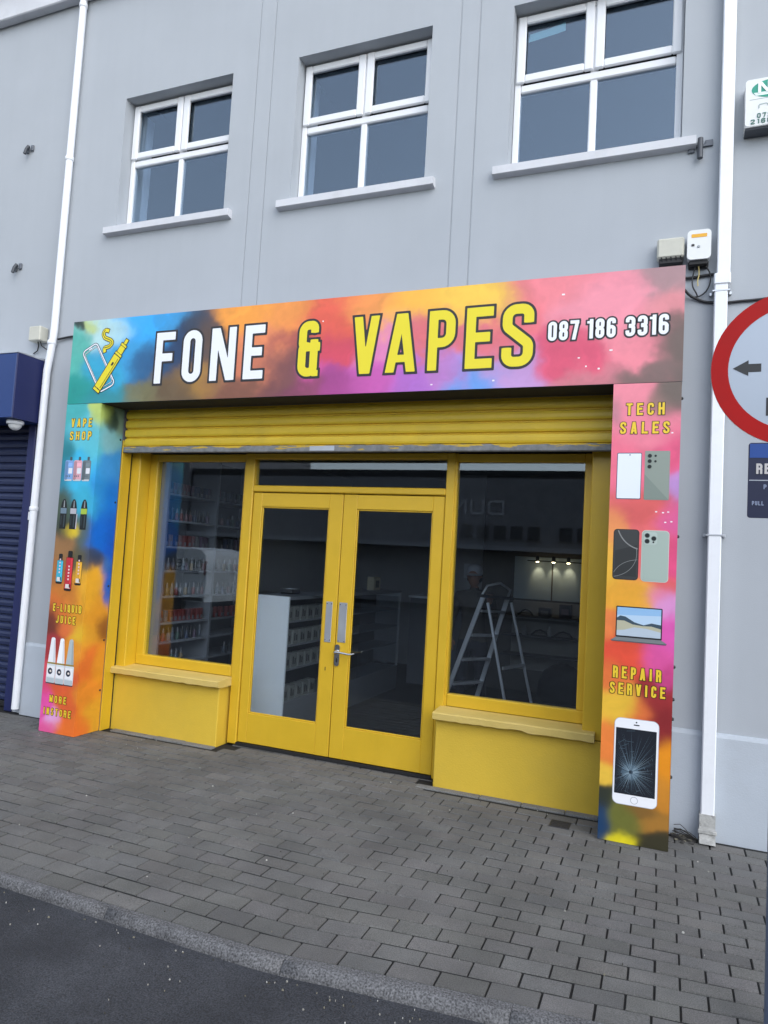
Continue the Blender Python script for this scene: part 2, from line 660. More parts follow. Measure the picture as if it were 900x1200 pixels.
add_brush(M['yellow_matt'], 12, 12, .4)
M['rubber'] = mat("black_rubber", (.012, .012, .013), .6)
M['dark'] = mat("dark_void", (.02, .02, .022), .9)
M['steel'] = mat("brushed_steel", (.55, .57, .60), .38, metal=.7, var=.05, scale=8)
M['chrome'] = mat("polished_handle_metal", (.7, .7, .7), .2, metal=1.0)
M['alu'] = mat("aluminium", (.55, .57, .60), .35, metal=.6)
M['glass'] = glass("shop_glass", 1.66, (.92, .95, .97), (.88, .95, 1.0))
M['glass_up'] = glass("upper_glass", 2.0, (.78, .84, .90), (.74, .88, 1.0))
M['blue'] = mat("blue_fascia", lin(28, 58, 116), .4, var=.04, scale=3)
M['navy'] = mat("navy_paint", lin(28, 36, 84), .5, var=.08, scale=4)
M['slate_shutter'] = mat("dark_shutter_slats", lin(34, 44, 78), .5, var=.1, scale=5)
M['cream'] = mat("aged_cream_plastic", (.55, .54, .46), .5, var=.05, scale=12, dirt=(.3, .28, .22), dirt_amt=.3, dirt_scale=14)
M['offwhite'] = mat("alarm_white_plastic", (.76, .77, .76), .4, var=.03, scale=12)
M['cable'] = mat("black_cable", (.015, .015, .017), .5)
M['carpet'] = mat("dark_carpet", (.022, .023, .028), .95, var=.2, scale=30)
M['inwall'] = mat("interior_wall", (.38, .39, .41), .9, var=.04)
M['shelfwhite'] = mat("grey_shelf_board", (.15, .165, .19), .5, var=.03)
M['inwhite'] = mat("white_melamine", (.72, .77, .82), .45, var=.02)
M['ceiling'] = mat("interior_ceiling", (.30, .30, .31), .9)
M['black'] = mat("black_plastic", (.015, .015, .016), .4)


def color_attr_material(name, rough=0.35, fleck=True):
    m = bpy.data.materials.new(name)
    m.use_nodes = True
    n, l = m.node_tree.nodes, m.node_tree.links
    p = n["Principled BSDF"]
    p.inputs['Roughness'].default_value = rough
    a = n.new("ShaderNodeVertexColor")
    a.layer_name = "print"
    tc = n.new("ShaderNodeTexCoord")
    ns = n.new("ShaderNodeTexNoise")
    ns.inputs['Scale'].default_value = 9
    ns.inputs['Detail'].default_value = 8
    ns.inputs['Roughness'].default_value = .65
    ns.inputs['Distortion'].default_value = 1.4
    l.new(tc.outputs['Object'], ns.inputs['Vector'])
    rp = n.new("ShaderNodeMapRange")
    rp.inputs['From Min'].default_value = .3
    rp.inputs['From Max'].default_value = .7
    rp.inputs['To Min'].default_value = .98
    rp.inputs['To Max'].default_value = 1.02
    l.new(ns.outputs[0], rp.inputs['Value'])
    mx = n.new("ShaderNodeMix")
    mx.data_type = 'RGBA'
    mx.blend_type = 'MULTIPLY'
    mx.inputs[0].default_value = 1
    l.new(a.outputs[0], mx.inputs[6])
    l.new(rp.outputs[0], mx.inputs[7])
    l.new(mx.outputs[2], p.inputs['Base Color'])
    return m


M['print'] = color_attr_material("smoke_print")
M['print_edge'] = mat("panel_edge", lin(120, 120, 130), .5)


def ground_material(name, c1, c2, scale, rough, speck, speck_scale, attr=False, bump=.3, patch=None, patch_scale=1.2, patch_amt=.5):
    m = bpy.data.materials.new(name)
    m.use_nodes = True
    n, l = m.node_tree.nodes, m.node_tree.links
    p = n["Principled BSDF"]
    p.inputs['Roughness'].default_value = rough
    tc = n.new("ShaderNodeTexCoord")
    big = n.new("ShaderNodeTexNoise")
    big.inputs['Scale'].default_value = scale
    big.inputs['Detail'].default_value = 8
    big.inputs['Roughness'].default_value = .65
    fine = n.new("ShaderNodeTexNoise")
    fine.inputs['Scale'].default_value = speck_scale
    fine.inputs['Detail'].default_value = 3
    for q in (big, fine):
        l.new(tc.outputs['Object'], q.inputs['Vector'])
    r1 = n.new("ShaderNodeMapRange")
    r1.inputs['From Min'].default_value = .35
    r1.inputs['From Max'].default_value = .65
    l.new(big.outputs[0], r1.inputs['Value'])
    mx = n.new("ShaderNodeMix")
    mx.data_type = 'RGBA'
    mx.inputs[6].default_value = (*c1, 1)
    mx.inputs[7].default_value = (*c2, 1)
    l.new(r1.outputs[0], mx.inputs[0])
    r2 = n.new("ShaderNodeMapRange")
    r2.inputs['From Min'].default_value = .3
    r2.inputs['From Max'].default_value = .7
    r2.inputs['To Min'].default_value = 1 - speck
    r2.inputs['To Max'].default_value = 1 + speck
    l.new(fine.outputs[0], r2.inputs['Value'])
    m2 = n.new("ShaderNodeMix")
    m2.data_type = 'RGBA'
    m2.blend_type = 'MULTIPLY'
    m2.inputs[0].default_value = 1
    l.new(mx.outputs[2], m2.inputs[6])
    l.new(r2.outputs[0], m2.inputs[7])
    out = m2.outputs[2]
    if attr:
        a = n.new("ShaderNodeVertexColor")
        a.layer_name = "tone"
        m3 = n.new("ShaderNodeMix")
        m3.data_type = 'RGBA'
        m3.blend_type = 'MULTIPLY'
        m3.inputs[0].default_value = 1
        l.new(out, m3.inputs[6])
        l.new(a.outputs[0], m3.inputs[7])
        out = m3.outputs[2]
    if patch:
        np_ = n.new("ShaderNodeTexNoise")
        np_.inputs['Scale'].default_value = patch_scale
        np_.inputs['Detail'].default_value = 7
        np_.inputs['Roughness'].default_value = .7
        l.new(tc.outputs['Object'], np_.inputs['Vector'])
        r3 = n.new("ShaderNodeMapRange")
        r3.inputs['From Min'].default_value = .5
        r3.inputs['From Max'].default_value = .68
        r3.inputs['To Max'].default_value = patch_amt
        l.new(np_.outputs[0], r3.inputs['Value'])
        m4 = n.new("ShaderNodeMix")
        m4.data_type = 'RGBA'
        l.new(r3.outputs[0], m4.inputs[0])
        l.new(out, m4.inputs[6])
        m4.inputs[7].default_value = (*patch, 1)
        out = m4.outputs[2]
    l.new(out, p.inputs['Base Color'])
    b = n.new("ShaderNodeBump")
    b.inputs['Strength'].default_value = bump
    b.inputs['Distance'].default_value = .006
    l.new(fine.outputs[0], b.inputs['Height'])
    l.new(b.outputs[0], p.inputs['Normal'])
    return m


M['paver'] = ground_material("concrete_block", (.108, .106, .101), (.150, .147, .140), 2.4, .85, .35, 190, attr=True, patch=(.078, .077, .075), patch_scale=.8, patch_amt=.5)
M['joint'] = mat("joint_sand", (.008, .008, .0075), .95, var=.4, scale=30)
M['asphalt'] = ground_material("asphalt", (.022, .0235, .028), (.050, .0525, .060), 1.3, .8, .7, 150, bump=.9, patch=(.016, .017, .021), patch_scale=.9, patch_amt=.7)
M['kerb'] = ground_material("kerb_concrete", (.085, .085, .088), (.155, .155, .158), 5, .85, .7, 130, bump=.6, patch=(.06, .06, .06), patch_scale=5, patch_amt=.6)
M['edging'] = ground_material("edging_concrete", (.15, .15, .145), (.21, .21, .20), 4, .9, .35, 150, patch=(.08, .08, .08), patch_scale=3)
M['farground'] = mat("far_ground", (.06, .06, .06), .9, var=.1)

# ================================================================== GROUND
def sstep(t):
    t = min(1, max(0, t))
    return t * t * (3 - 2 * t)

def kerb_shift(x):
    return min(.45, .115 * max(0, x - 3.4) * sstep((x - 3.2) / .7))

def warp(x, y):
    return y + kerb_shift(x) * sstep((-y - .7) / 1.7)

KB = -2.40
def kerb_back(x): return KB + kerb_shift(x)
def kerb_w(x): return min(.13, max(.045, .046 + .017 * (x - 2)))
ROAD_Z = -.045

g = MB().use(M['farground'])
g.face([(-400, -400, -.14), (400, -400, -.14), (400, 400, -.14), (-400, 400, -.14)])
tag(g.build("ground"), kind="structure")
g = MB().use(M['asphalt'])
N = 90
xs = [-40 + 80 * i / N for i in range(N + 1)]
xs = sorted(set(xs + [2 + .25 * i for i in range(24)]))
for a, b in zip(xs[:-1], xs[1:]):
    ya, yb = kerb_back(a) - kerb_w(a) * .6, kerb_back(b) - kerb_w(b) * .6
    g.face([(a, -17, ROAD_Z), (b, -17, ROAD_Z), (b, yb, ROAD_Z), (a, ya, ROAD_Z)])
tag(g.build("road"), kind="structure")
g = MB().use(M['kerb'])
g.box(-40, 40, -17.15, -16.95, -.1, .06, .02)
tag(g.build("kerb_opposite_side"), kind="structure")
g = MB().use(M['paver'])
g.box(-40, 40, -20, -17.15, -.1, .05)
tag(g.build("pavement_opposite_side"), kind="structure")

# near pavement: sand bed + individual chamfered blocks (pattern of one surface = one mesh)
g = MB().use(M['joint'])
for a, b in zip(xs[:-1], xs[1:]):
    g.face([(a, kerb_back(a) + .004, -.0065), (b, kerb_back(b) + .004, -.0065), (b, .4, -.0065), (a, .4, -.0065)])
tag(g.build("pavement_bed"), kind="structure")

PW, PD = .200, .1165
verts, faces, tones = [], [], []
row = 0
y = KB + .004
while y < .28:
    off = (row % 2) * PW / 2 + random.uniform(-.006, .006)
    dd = PD
    x = -6.2 + off
    while x < 9.5:
        gap = random.choice([.0050, .006, .0065, .0075, .009])
        gx = random.choice([.0025, .003, .0035, .0045])
        x0, x1 = x + gx, x + PW - gx * .6
        y0, y1 = y + gap, y + dd - gap
        inside = (y1 > -.05 and (x0 < -.0 or x1 > 5.07)) or (y1 > .02 and not (1.55 < x0 and x1 < 3.44))
        if not inside:
            h = random.gauss(0, .0009)
            tx, ty = random.gauss(0, .005), random.gauss(0, .006)
            c, bz = .003, -.010
            base = len(verts)
            cx, cy = (x0 + x1) / 2, (y0 + y1) / 2
            for (px, py, dz) in ((x0, y0, bz), (x1, y0, bz), (x1, y1, bz), (x0, y1, bz),
                                 (x0 + c, y0 + c, 0), (x1 - c, y0 + c, 0), (x1 - c, y1 - c, 0), (x0 + c, y1 - c, 0)):
                z = h + dz + (px - cx) * tx + (py - cy) * ty
                verts.append((px, warp(px, py), z))
            for f in ((4, 5, 6, 7), (0, 1, 5, 4), (1, 2, 6, 5), (2, 3, 7, 6), (3, 0, 4, 7)):
                faces.append([base + k for k in f])
            v = random.gauss(1, .055)
            if random.random() < .03: v *= .82
            v = min(1.3, max(.6, v))
            tones += [(v * random.uniform(.98, 1.02), v, v * random.uniform(.97, 1.02), 1)] * 5
        x += PW
    y += PD
    row += 1
me = bpy.data.meshes.new("pavement")
me.from_pydata(verts, [], faces)
me.materials.append(M['paver'])
ca = me.color_attributes.new("tone", 'FLOAT_COLOR', 'CORNER')
arr = []
for f, t in zip(faces, tones):
    arr += list(t) * len(f)
ca.data.foreach_set('color', arr)
pav = bpy.data.objects.new("pavement", me)
col.objects.link(pav)
tag(pav, kind="structure")

# kerb stones
g = MB().use(M['kerb'])
x = -8.3
while x < 10:
    L = .915
    n = 8
    for k in range(n):
        a = x + .001 + (L - .002) * k / n
        b = x + .001 + (L - .002) * (k + 1) / n
        prof = []
        for t in (a, b):
            yb, w = kerb_back(t), kerb_w(t)
            prof.append([(t, yb, -.05), (t, yb, .001), (t, yb - w * .45, .001), (t, yb - w * .68, -.005), (t, yb - w * .84, -.018), (t, yb - w * .93, -.034), (t, yb - w, -.07)])
        for q in range(6):
            g.smooth = 1 < q < 5
            g.face([prof[0][q], prof[0][q + 1], prof[1][q + 1], prof[1][q]])
        g.smooth = False
        if k == 0: g.face(prof[0])
        if k == n - 1: g.face(prof[1][::-1])
    x += L
tag(g.build("kerb", recalc=True, weld=.0005), kind="structure")

# thin concrete edging along the foot of the shop front
g = MB().use(M['edging'])
x = .45
while x < 4.62:
    L = random.choice([.30, .42, .48, .36])
    L = min(L, 4.63 - x)
    if not (1.56 < x + L / 2 < 3.42):
        g.box(x + .002, x + L - .002, -.028, .04, -.03, random.uniform(.004, .009), .004)
    x += L
tag(g.build("edging_strip"), kind="structure")

# pale grit, gum and leaf crumbs trodden into the paving and gutter
g = MB()
lit = [paint(176, 175, 168, .9), paint(140, 138, 130, .9), paint(120, 116, 100, .9), paint(60, 58, 52, .9)]
for k in range(460):
    px = random.uniform(-1.2, 6.2)
    py = random.uniform(-2.35, -.02) if random.random() < .6 else random.choice([-.45, -.06, KB - .2]) + random.gauss(0, .09)
    on_road = False
    if k > 235:
        py = kerb_back(px) - kerb_w(px) - abs(random.gauss(0, .16)) - .01
        on_road = True
    elif py < kerb_back(px) + .01: continue
    if not on_road and (py > -.03 or (py > -.4 and (px < .42 or px > 4.64))): continue
    z = (ROAD_Z if on_road else 0) + .0035
    s = random.uniform(.0022, .0055) * (1.7 if random.random() < .1 else 1)
    a0 = random.uniform(0, 6.28)
    n = random.choice([4, 5, 6])
    rr = [s * random.uniform(.55, 1.25) for _ in range(n)]
    top = [(px + rr[q] * math.cos(a0 + 6.28 * q / n) * .7, py + rr[q] * math.sin(a0 + 6.28 * q / n) * .7, z + random.uniform(.0005, .002)) for q in range(n)]
    bot = [(px + rr[q] * math.cos(a0 + 6.28 * q / n), py + rr[q] * math.sin(a0 + 6.28 * q / n), z - .006) for q in range(n)]
    g.use(random.choice(lit[:3] if random.random() < .75 else lit[3:]))
    g.face(top)
    for q in range(n):
        g.face([bot[q], bot[(q + 1) % n], top[(q + 1) % n], top[q]])
tag(g.build("litter_crumbs"), "pale grit and crumbs scattered over the block paving and the gutter", "litter", kind="stuff")

# small dark access cover let into the paving by the right stall riser
q = MB().use(mat("cast_cover", (.022, .022, .026), .6, var=.2, scale=30, bump=.5, bump_scale=60))
q.box(4.345, 4.475, -.315, -.180, -.012, .0035, .003)
for k in range(5):
    q.box(4.357, 4.463, -.300 + k * .024, -.292 + k * .024, .0036, .0055)
tag(q.build("access_cover"), "small dark square access cover set in the paving below the right stall riser", "access cover")

# ================================================================== MAIN BUILDING
bld = thing("grey_building", (2.5, 0, 0), "two-storey grey rendered building with three white windows above the painted shop", "building")

wins = [(.006, 1.233), (1.908, 3.133), (3.794, 5.020)]
WZ0, WZ1 = 4.67, 5.98
grooves = [1.492, 1.650, 3.373, 3.529]
SHOP_X0, SHOP_X1, SHOP_Z = .33, 4.70, 3.0
NB_X0, NB_X1, NB_Z = -4.6, -.775, 2.82
XB = sorted(set([-9.0, 13.0, SHOP_X0, SHOP_X1, NB_X0, NB_X1] + [w for ww in wins for w in ww] + [q + d for q in grooves for d in (-.005, .005)]))
ZB = [0, NB_Z, SHOP_Z, WZ0, WZ1, 8.6]
def wall_depth(xc, zc):
    for a, b in wins:
        if a < xc < b and WZ0 < zc < WZ1: return ('hole', .17)
    if SHOP_X0 < xc < SHOP_X1 and zc < SHOP_Z: return ('hole', .30)
    if NB_X0 < xc < NB_X1 and zc < NB_Z: return ('hole', .30)
    for q in grooves:
        if abs(xc - q) < .004 and zc > SHOP_Z: return ('face', .006)
    return ('face', 0.0)
w = MB().use(M['render'])
nx, nz = len(XB) - 1, len(ZB) - 1
cell = [[wall_depth((XB[i] + XB[i + 1]) / 2, (ZB[j] + ZB[j + 1]) / 2) for j in range(nz)] for i in range(nx)]
for i in range(nx):
    for j in range(nz):
        k, d = cell[i][j]
        if k == 'face':
            w.face([(XB[i], d, ZB[j]), (XB[i + 1], d, ZB[j]), (XB[i + 1], d, ZB[j + 1]), (XB[i], d, ZB[j + 1])])
        if i + 1 < nx and cell[i + 1][j][1] != d:
            d2 = cell[i + 1][j][1]
            w.face([(XB[i + 1], d, ZB[j]), (XB[i + 1], d2, ZB[j]), (XB[i + 1], d2, ZB[j + 1]), (XB[i + 1], d, ZB[j + 1])])
        if j + 1 < nz and cell[i][j + 1][1] != d:
            d2 = cell[i][j + 1][1]
            w.face([(XB[i], d, ZB[j + 1]), (XB[i + 1], d, ZB[j + 1]), (XB[i + 1], d2, ZB[j + 1]), (XB[i], d2, ZB[j + 1])])
# sides, back, roof so it stands as a volume
w.face([(-9, 0, 0), (-9, 9, 0), (-9, 9, 8.6), (-9, 0, 8.6)])
w.face([(13, 0, 0), (13, 9, 0), (13, 9, 8.6), (13, 0, 8.6)])
w.face([(-9, 9, 0), (13, 9, 0), (13, 9, 8.6), (-9, 9, 8.6)])
w.face([(-9, 0, 8.6), (13, 0, 8.6), (13, 9, 8.6), (-9, 9, 8.6)])
w.build("wall", bld)

for a, b in ((-.655, -.022), (5.070, 13.0)):
    p = MB().use(M['plinth'])
    p.prism_x([(.01, -.01), (-.022, -.01), (-.022, .645), (-.012, .668), (.01, .675)], a, b)
    p.build("plinth", bld, recalc=True)

c = MB().use(M['sill'])
c.box(-9, 13, -.10, -.001, 7.12, 7.46, .01)
c.build("string_course", bld)
c = MB().use(M['navy'])
c.box(-9, 13, -.24, -.001, 7.463, 7.6, .02)
c.build("gutter", bld)

for wi, (x0, x1) in enumerate(wins):
    W = x1 - x0
    X = lambda t: x0 + t
    fr = MB().use(M['white'])
    ya, yb = .125, .19
    zt, zb = WZ1 - .004, WZ0 + .012
    fr.box(X(.003), X(.050), ya, yb, zb, zt, .006)
    fr.box(X(W - .050), X(W - .003), ya, yb, zb, zt, .006)
    fr.box(X(.051), X(W - .051), ya + .001, yb - .001, zt - .045, zt - .001, .006)
    fr.box(X(.051), X(W - .051), ya + .001, yb - .001, zb + .001, zb + .06, .006)
    fr.box(X(.051), X(W - .051), ya + .002, yb - .002, 5.345, 5.408, .008)
    fr.box(X(.574), X(.628), ya + .003, yb - .003, zb + .061, 5.3445, .008)
    fr.box(X(.574), X(.628), ya + .003, yb - .003, 5.4085, zt - .046, .008)
    win = fr.build("window", bld)
    for (a, b) in ((.014, .594), (.606, W - .014)):
        s = MB().use(M['white'])
        za, zc = 5.416, 5.962
        ys0, ys1, t = .105, .135, .066
        s.box(X(a), X(a + t), ys0, ys1, za, zc, .008)
        s.box(X(b - t), X(b), ys0, ys1, za, zc, .008)
        s.box(X(a + t), X(b - t), ys0 + .0015, ys1, zc - t, zc - .0015, .008)
        s.box(X(a + t), X(b - t), ys0 + .0015, ys1, za + .0015, za + t, .008)
        sash = s.build("opening_sash", win)
    for (a, b, za, zc) in ((.075, .533, 5.478, 5.90), (.667, W - .075, 5.478, 5.90), (.048, .576, zb + .055, 5.347), (.626, W - .048, zb + .055, 5.347)):
        q = MB().use(M['glass_up'])
        q.box(X(a), X(b), .150, .156, za, zc)
        q.build("pane", win)
    s = MB().use(M['sill'])
    sx0, sx1 = x0 - .097, x1 + .093
    s.prism_x([(-.062, 4.612), (-.062, 4.672), (.0, 4.683), (.20, 4.685), (.20, 4.60), (.0, 4.60), (-.05, 4.607)], sx0, sx1)
    s.build("sill", win, recalc=True)
    r = MB().use(M['inwhite'])
    r.box(x0 - .02, x0 + .004, .195, .40, WZ0, WZ1)
    r.box(x1 - .004, x1 + .02, .195, .40, WZ0, WZ1)
    r.box(x0 - .02, x1 + .02, .195, .40, WZ0 - .03, WZ0 - .001)
    r.build("inner_reveal", win)
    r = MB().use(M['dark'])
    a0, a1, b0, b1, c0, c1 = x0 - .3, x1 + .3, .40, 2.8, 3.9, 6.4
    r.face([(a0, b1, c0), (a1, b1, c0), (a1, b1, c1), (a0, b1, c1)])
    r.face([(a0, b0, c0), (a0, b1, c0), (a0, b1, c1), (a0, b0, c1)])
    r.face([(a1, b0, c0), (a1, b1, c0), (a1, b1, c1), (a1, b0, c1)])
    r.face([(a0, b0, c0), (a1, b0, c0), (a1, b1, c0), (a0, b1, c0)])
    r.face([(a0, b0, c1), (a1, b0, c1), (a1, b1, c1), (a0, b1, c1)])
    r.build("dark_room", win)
    if wi == 2:
        t = MB().use(paint(150, 190, 185, .6))
        t.prism([(x0 + .09, 5.775), (x0 + .32, 5.80), (x0 + .375, 5.81), (x0 + .37, 5.875), (x0 + .25, 5.855), (x0 + .10, 5.84)], .1575, .1585)
        t.build("paper_patch", win)

# shop interior shell
r = MB().use(M['inwall'])
IX0, IX1, IY0, IY1, IZ0, IZ1 = .10, 4.92, .26, 5.6, .012, 2.95
r.face([(IX0, IY1, IZ0), (IX1, IY1, IZ0), (IX1, IY1, IZ1), (IX0, IY1, IZ1)])
r.face([(IX0, IY0, IZ0), (IX0, IY1, IZ0), (IX0, IY1, IZ1), (IX0, IY0, IZ1)])
r.face([(IX1, IY0, IZ0), (IX1, IY1, IZ0), (IX1, IY1, IZ1), (IX1, IY0, IZ1)])
r.build("shop_room_walls", bld)
r = MB().use(M['ceiling'])
r.face([(IX0, .2, IZ1), (IX1, .2, IZ1), (IX1, IY1, IZ1), (IX0, IY1, IZ1)])
r.build("shop_ceiling", bld)
r = MB().use(M['carpet'])
r.face([(IX0, .2, IZ0), (IX1, .2, IZ0), (IX1, IY1, IZ0), (IX0, IY1, IZ0)])
r.build("shop_floor", bld)

# ================================================================== YELLOW SHOPFRONT
sf = thing("shopfront", (2.5, .19, 0), "yellow painted timber shopfront with central double doors between two display windows", "shopfront")
Y = M['yellow']
for a, b in ((.30, .487), (4.497, 4.72)):
    p = MB().use(Y)
    p.box(a, b, .05, .26, .50, 2.70, .006)
    p.build("pier", sf)
p = MB().use(Y)
# posts either side of the doors with a moulded step
p.box(1.545, 1.634, .172, .262, .012, 2.52, .006)
p.box(1.528, 1.548, .186, .258, .545, 2.518, .003)
p.box(3.388, 3.458, .172, .262, .012, 2.52, .006)
p.box(3.455, 3.474, .186, .258, .545, 2.518, .003)
p.box(1.634, 3.388, .168, .258, 2.183, 2.238, .008)
p.box(1.634, 3.388, .176, .256, 2.47, 2.519, .004)
# left window frame
p.box(.488, .574, .186, .256, .56, 2.515, .005)
p.box(.4885, 1.5275, .182, .254, .567, .662, .008)
p.box(.5745, 1.5275, .188, .254, 2.45, 2.514, .004)
# right window frame
p.box(3.4745, 4.496, .182, .254, .567, .662, .008)
p.box(4.436, 4.4965, .186, .256, .662, 2.515, .005)
p.box(3.4745, 4.4355, .188, .254, 2.45, 2.514, .004)
p.build("frame", sf)
p = MB().use(M['dark'])
p.box(.30, 4.72, .178, .25, 2.521, 2.96)  # hidden board added above the frame to stop light leaking in
p.build("head_light_block", sf)
for (a, b, za, zb, lb) in ((.570, 1.532, .655, 2.455, None), (3.470, 4.440, .655, 2.455, None)):
    q = MB().use(M['glass'])
    q.box(a, b, .212, .222, za, zb)
    q.build("window_pane", sf)
q = MB().use(M['glass'])
q.box(1.63, 3.39, .212, .222, 2.235, 2.475)
q.build("transom_pane", sf)

# doors
for (a, b, ga, gb, side) in ((1.640, 2.5045, 1.727, 2.379, 'l'), (2.511, 3.383, 2.634, 3.289, 'r')):
    d = MB().use(Y)
    y0, y1, z0, z1, ba, bb = .186, .234, .034, 2.176, .284, 2.056
    d.box(a, ga, y0, y1, z0, z1, .004)
    d.box(gb, b, y0, y1, z0, z1, .004)
    d.box(ga, gb, y0 + .001, y1 - .001, bb, z1 - .001, .003)
    d.box(ga, gb, y0 + .001, y1 - .001, z0 + .001, ba, .003)
    # glazing beads
    for (p0, p1, q0, q1) in ((ga, ga + .012, ba, bb), (gb - .012, gb, ba, bb), (ga + .012, gb - .012, ba, ba + .012), (ga + .012, gb - .012, bb - .012, bb)):
        d.box(p0 + .0005, p1 - .0005, y0 + .010, y0 + .022, q0, q1, .003)
    door = d.build("door", sf)
    q = MB().use(M['glass'])
    q.box(ga + .002, gb - .002, .208, .214, ba + .002, bb - .002)
    q.build("pane", door)
    pl = MB().use(M['steel'])
    if side == 'l':
        pl.box(2.409, 2.467, .181, .1855, .953, 1.285, .0015)
        hx = (2.418, 2.458)
    else:
        pl.box(2.528, 2.600, .181, .1855, .963, 1.286, .0015)
        hx = (2.538, 2.590)
    pl.use(M['rubber'])
    for sx in hx:
        for sz in (.972, 1.268):
            pl.lathe((sx, .181, sz), [(.004, -.001), (.004, .002)], 8, 'Y')
    pl.build("push_plate", door)
    if side == 'r':
        h = MB().use(M['chrome'])
        h.prism(rrect(2.516, 2.560, .770, .945, .021), .172, .1856)
        h.lathe((2.538, .172, .885), [(.017, -.002), (.017, .012), (.011, .016), (.010, .045)], 16, 'Y')
        h.tube([(2.538, .128, .885), (2.575, .124, .887), (2.62, .126, .884), (2.66, .130, .880), (2.69, .134, .884), (2.708, .137, .890)], [.010, .0095, .009, .0085, .008, .006], 10)
        h.use(M['black'])
        h.prism(rrect(2.533, 2.543, .80, .835, .0045), .1705, .1725)
        h.build("handle", door)
    else:
        h = MB().use(M['rubber'])
        h.box(2.430, 2.436, .1845, .1865, .722, .752)
        h.build("keyhole", door)
# threshold strip
q = MB().use(M['rubber'])
q.box(1.634, 3.388, .17, .25, .006, .030)
q.build("threshold", sf)

for (a, b, s0, s1) in ((.345, 1.521, .373, 1.553), (3.443, 4.66, 3.434, 4.585)):
    q = MB().use(M['yellow_matt'])
    q.box(a, b, .044, .262, -.01, .497, .006)
    riser = q.build("stall_riser", sf)
    q = MB().use(M['yellow_sill'])
    n = 26
    pr = []
    for k in range(n + 1):
        t = s0 + (s1 - s0) * k / n
        dz = random.gauss(0, .0018)
        if s0 > 3:
            if abs(t - 4.05) < .06: dz += .007          # chipped nosing
            if t > 4.1: dz -= .004
        dz2 = random.gauss(0, .0008)
        pr.append([(t, .18, .497), (t, .04, .497), (t, -.004, .499 + dz), (t, -.020, .505 + dz), (t, -.022, .548 + dz2), (t, -.012, .556 + dz2), (t, .18, .570)])
    for k in range(n):
        for e in range(6):
            q.face([pr[k][e], pr[k][e + 1], pr[k + 1][e + 1], pr[k + 1][e]])
    q.face(pr[0])
    q.face(pr[-1][::-1])
    q.build("sill", riser, recalc=True, weld=.0002)

# ------------------------------------------------------------------ rolled-up roller shutter above the doors
rs = thing("roller_shutter", (2.5, -.05, 2.5), "raised yellow roller shutter with worn grey bottom bar above the shop doors", "roller shutter")
q = MB().use(M['yellow_shutter'])
z = 2.545
k = 0
while z < 2.93:
    zt = min(z + .083, 2.95)
    prof = [(-.060, z), (-.080, z + .006), (-.086, z + .022), (-.087, z + .045), (-.082, z + .066), (-.066, z + .074), (-.060, z + .078), (-.060, z + .083)]
    for e in range(len(prof) - 1):
        q.smooth = 0 < e < 5
        (ya, za), (yb, zb) = prof[e], prof[e + 1]
        q.face([(.405, ya, za), (4.655, ya, za), (4.655, yb, zb), (.405, yb, zb)])
    z += .083
q.smooth = False
q.build("curtain", rs)
mw = mat("worn_bottom_bar", (.20, .205, .21), .6, var=.3, scale=18, bump=.3, bump_scale=80)
n_, l_ = mw.node_tree.nodes, mw.node_tree.links
tcn = n_.new("ShaderNodeTexCoord")
mp = n_.new("ShaderNodeMapping")
mp.inputs['Scale'].default_value = (1.3, 1, 9)
l_.new(tcn.outputs['Object'], mp.inputs[0])
nz_ = n_.new("ShaderNodeTexNoise")
nz_.inputs['Scale'].default_value = 4.5
nz_.inputs['Detail'].default_value = 9
nz_.inputs['Roughness'].default_value = .62
l_.new(mp.outputs[0], nz_.inputs['Vector'])
sx_ = n_.new("ShaderNodeSeparateXYZ")
l_.new(tcn.outputs['Object'], sx_.inputs[0])
ad = n_.new("ShaderNodeMath")
ad.operation = 'MULTIPLY_ADD'
ad.inputs[1].default_value = 5.0
l_.new(sx_.outputs['Z'], ad.inputs[0])
l_.new(nz_.outputs[0], ad.inputs[2])
st = n_.new("ShaderNodeMapRange")
st.inputs['From Min'].default_value = .66
st.inputs['From Max'].default_value = .70
l_.new(ad.outputs[0], st.inputs['Value'])
mxn = n_.new("ShaderNodeMix")
mxn.data_type = 'RGBA'
l_.new(st.outputs[0], mxn.inputs[0])
pb_ = n_["Principled BSDF"]
old = pb_.inputs['Base Color'].links[0].from_socket
l_.new(old, mxn.inputs[6])
mxn.inputs[7].default_value = (.60, .40, .03, 1)
l_.new(mxn.outputs[2], pb_.inputs['Base Color'])
q = MB().use(mw)
q.box(.405, 4.655, -.096, -.052, 2.488, 2.543, .006)
q.build("bottom_bar", rs)
q = MB().use(M['steel'])
q.box(2.31, 2.53, -.0975, -.0955, 2.497, 2.535, .0005)
q.build("lock_plate", rs)
q = MB().use(M['dark'])
q.box(.34, 4.69, .0, .16, 2.56, 2.94)
q.build("shutter_box", rs)
q = MB().use(Y)
q.box(.3845, .398, -.088, .026, .002, 2.60, .002)
q.build("guide_rail", rs)
q = MB().use(M['rubber'])
q.box(.3845, .394, .0265, .043, .002, 2.49)  # black strip filling the gap behind the rail, its shade put into the colour
q.build("gap_shade_strip", rs)

# ================================================================== SIGN PRINT (abstract coloured-smoke artwork on the panels)
def vnoise(x, z, seed):
    r = np.random.default_rng(seed)
    T = r.random((64, 64))
    xi, zi = np.floor(x).astype(int), np.floor(z).astype(int)
    fx, fz = x - xi, z - zi
    fx, fz = fx * fx * (3 - 2 * fx), fz * fz * (3 - 2 * fz)
    g = lambda a, b: T[a % 64, b % 64]
    return (g(xi, zi) * (1 - fx) + g(xi + 1, zi) * fx) * (1 - fz) + (g(xi, zi + 1) * (1 - fx) + g(xi + 1, zi + 1) * fx) * fz


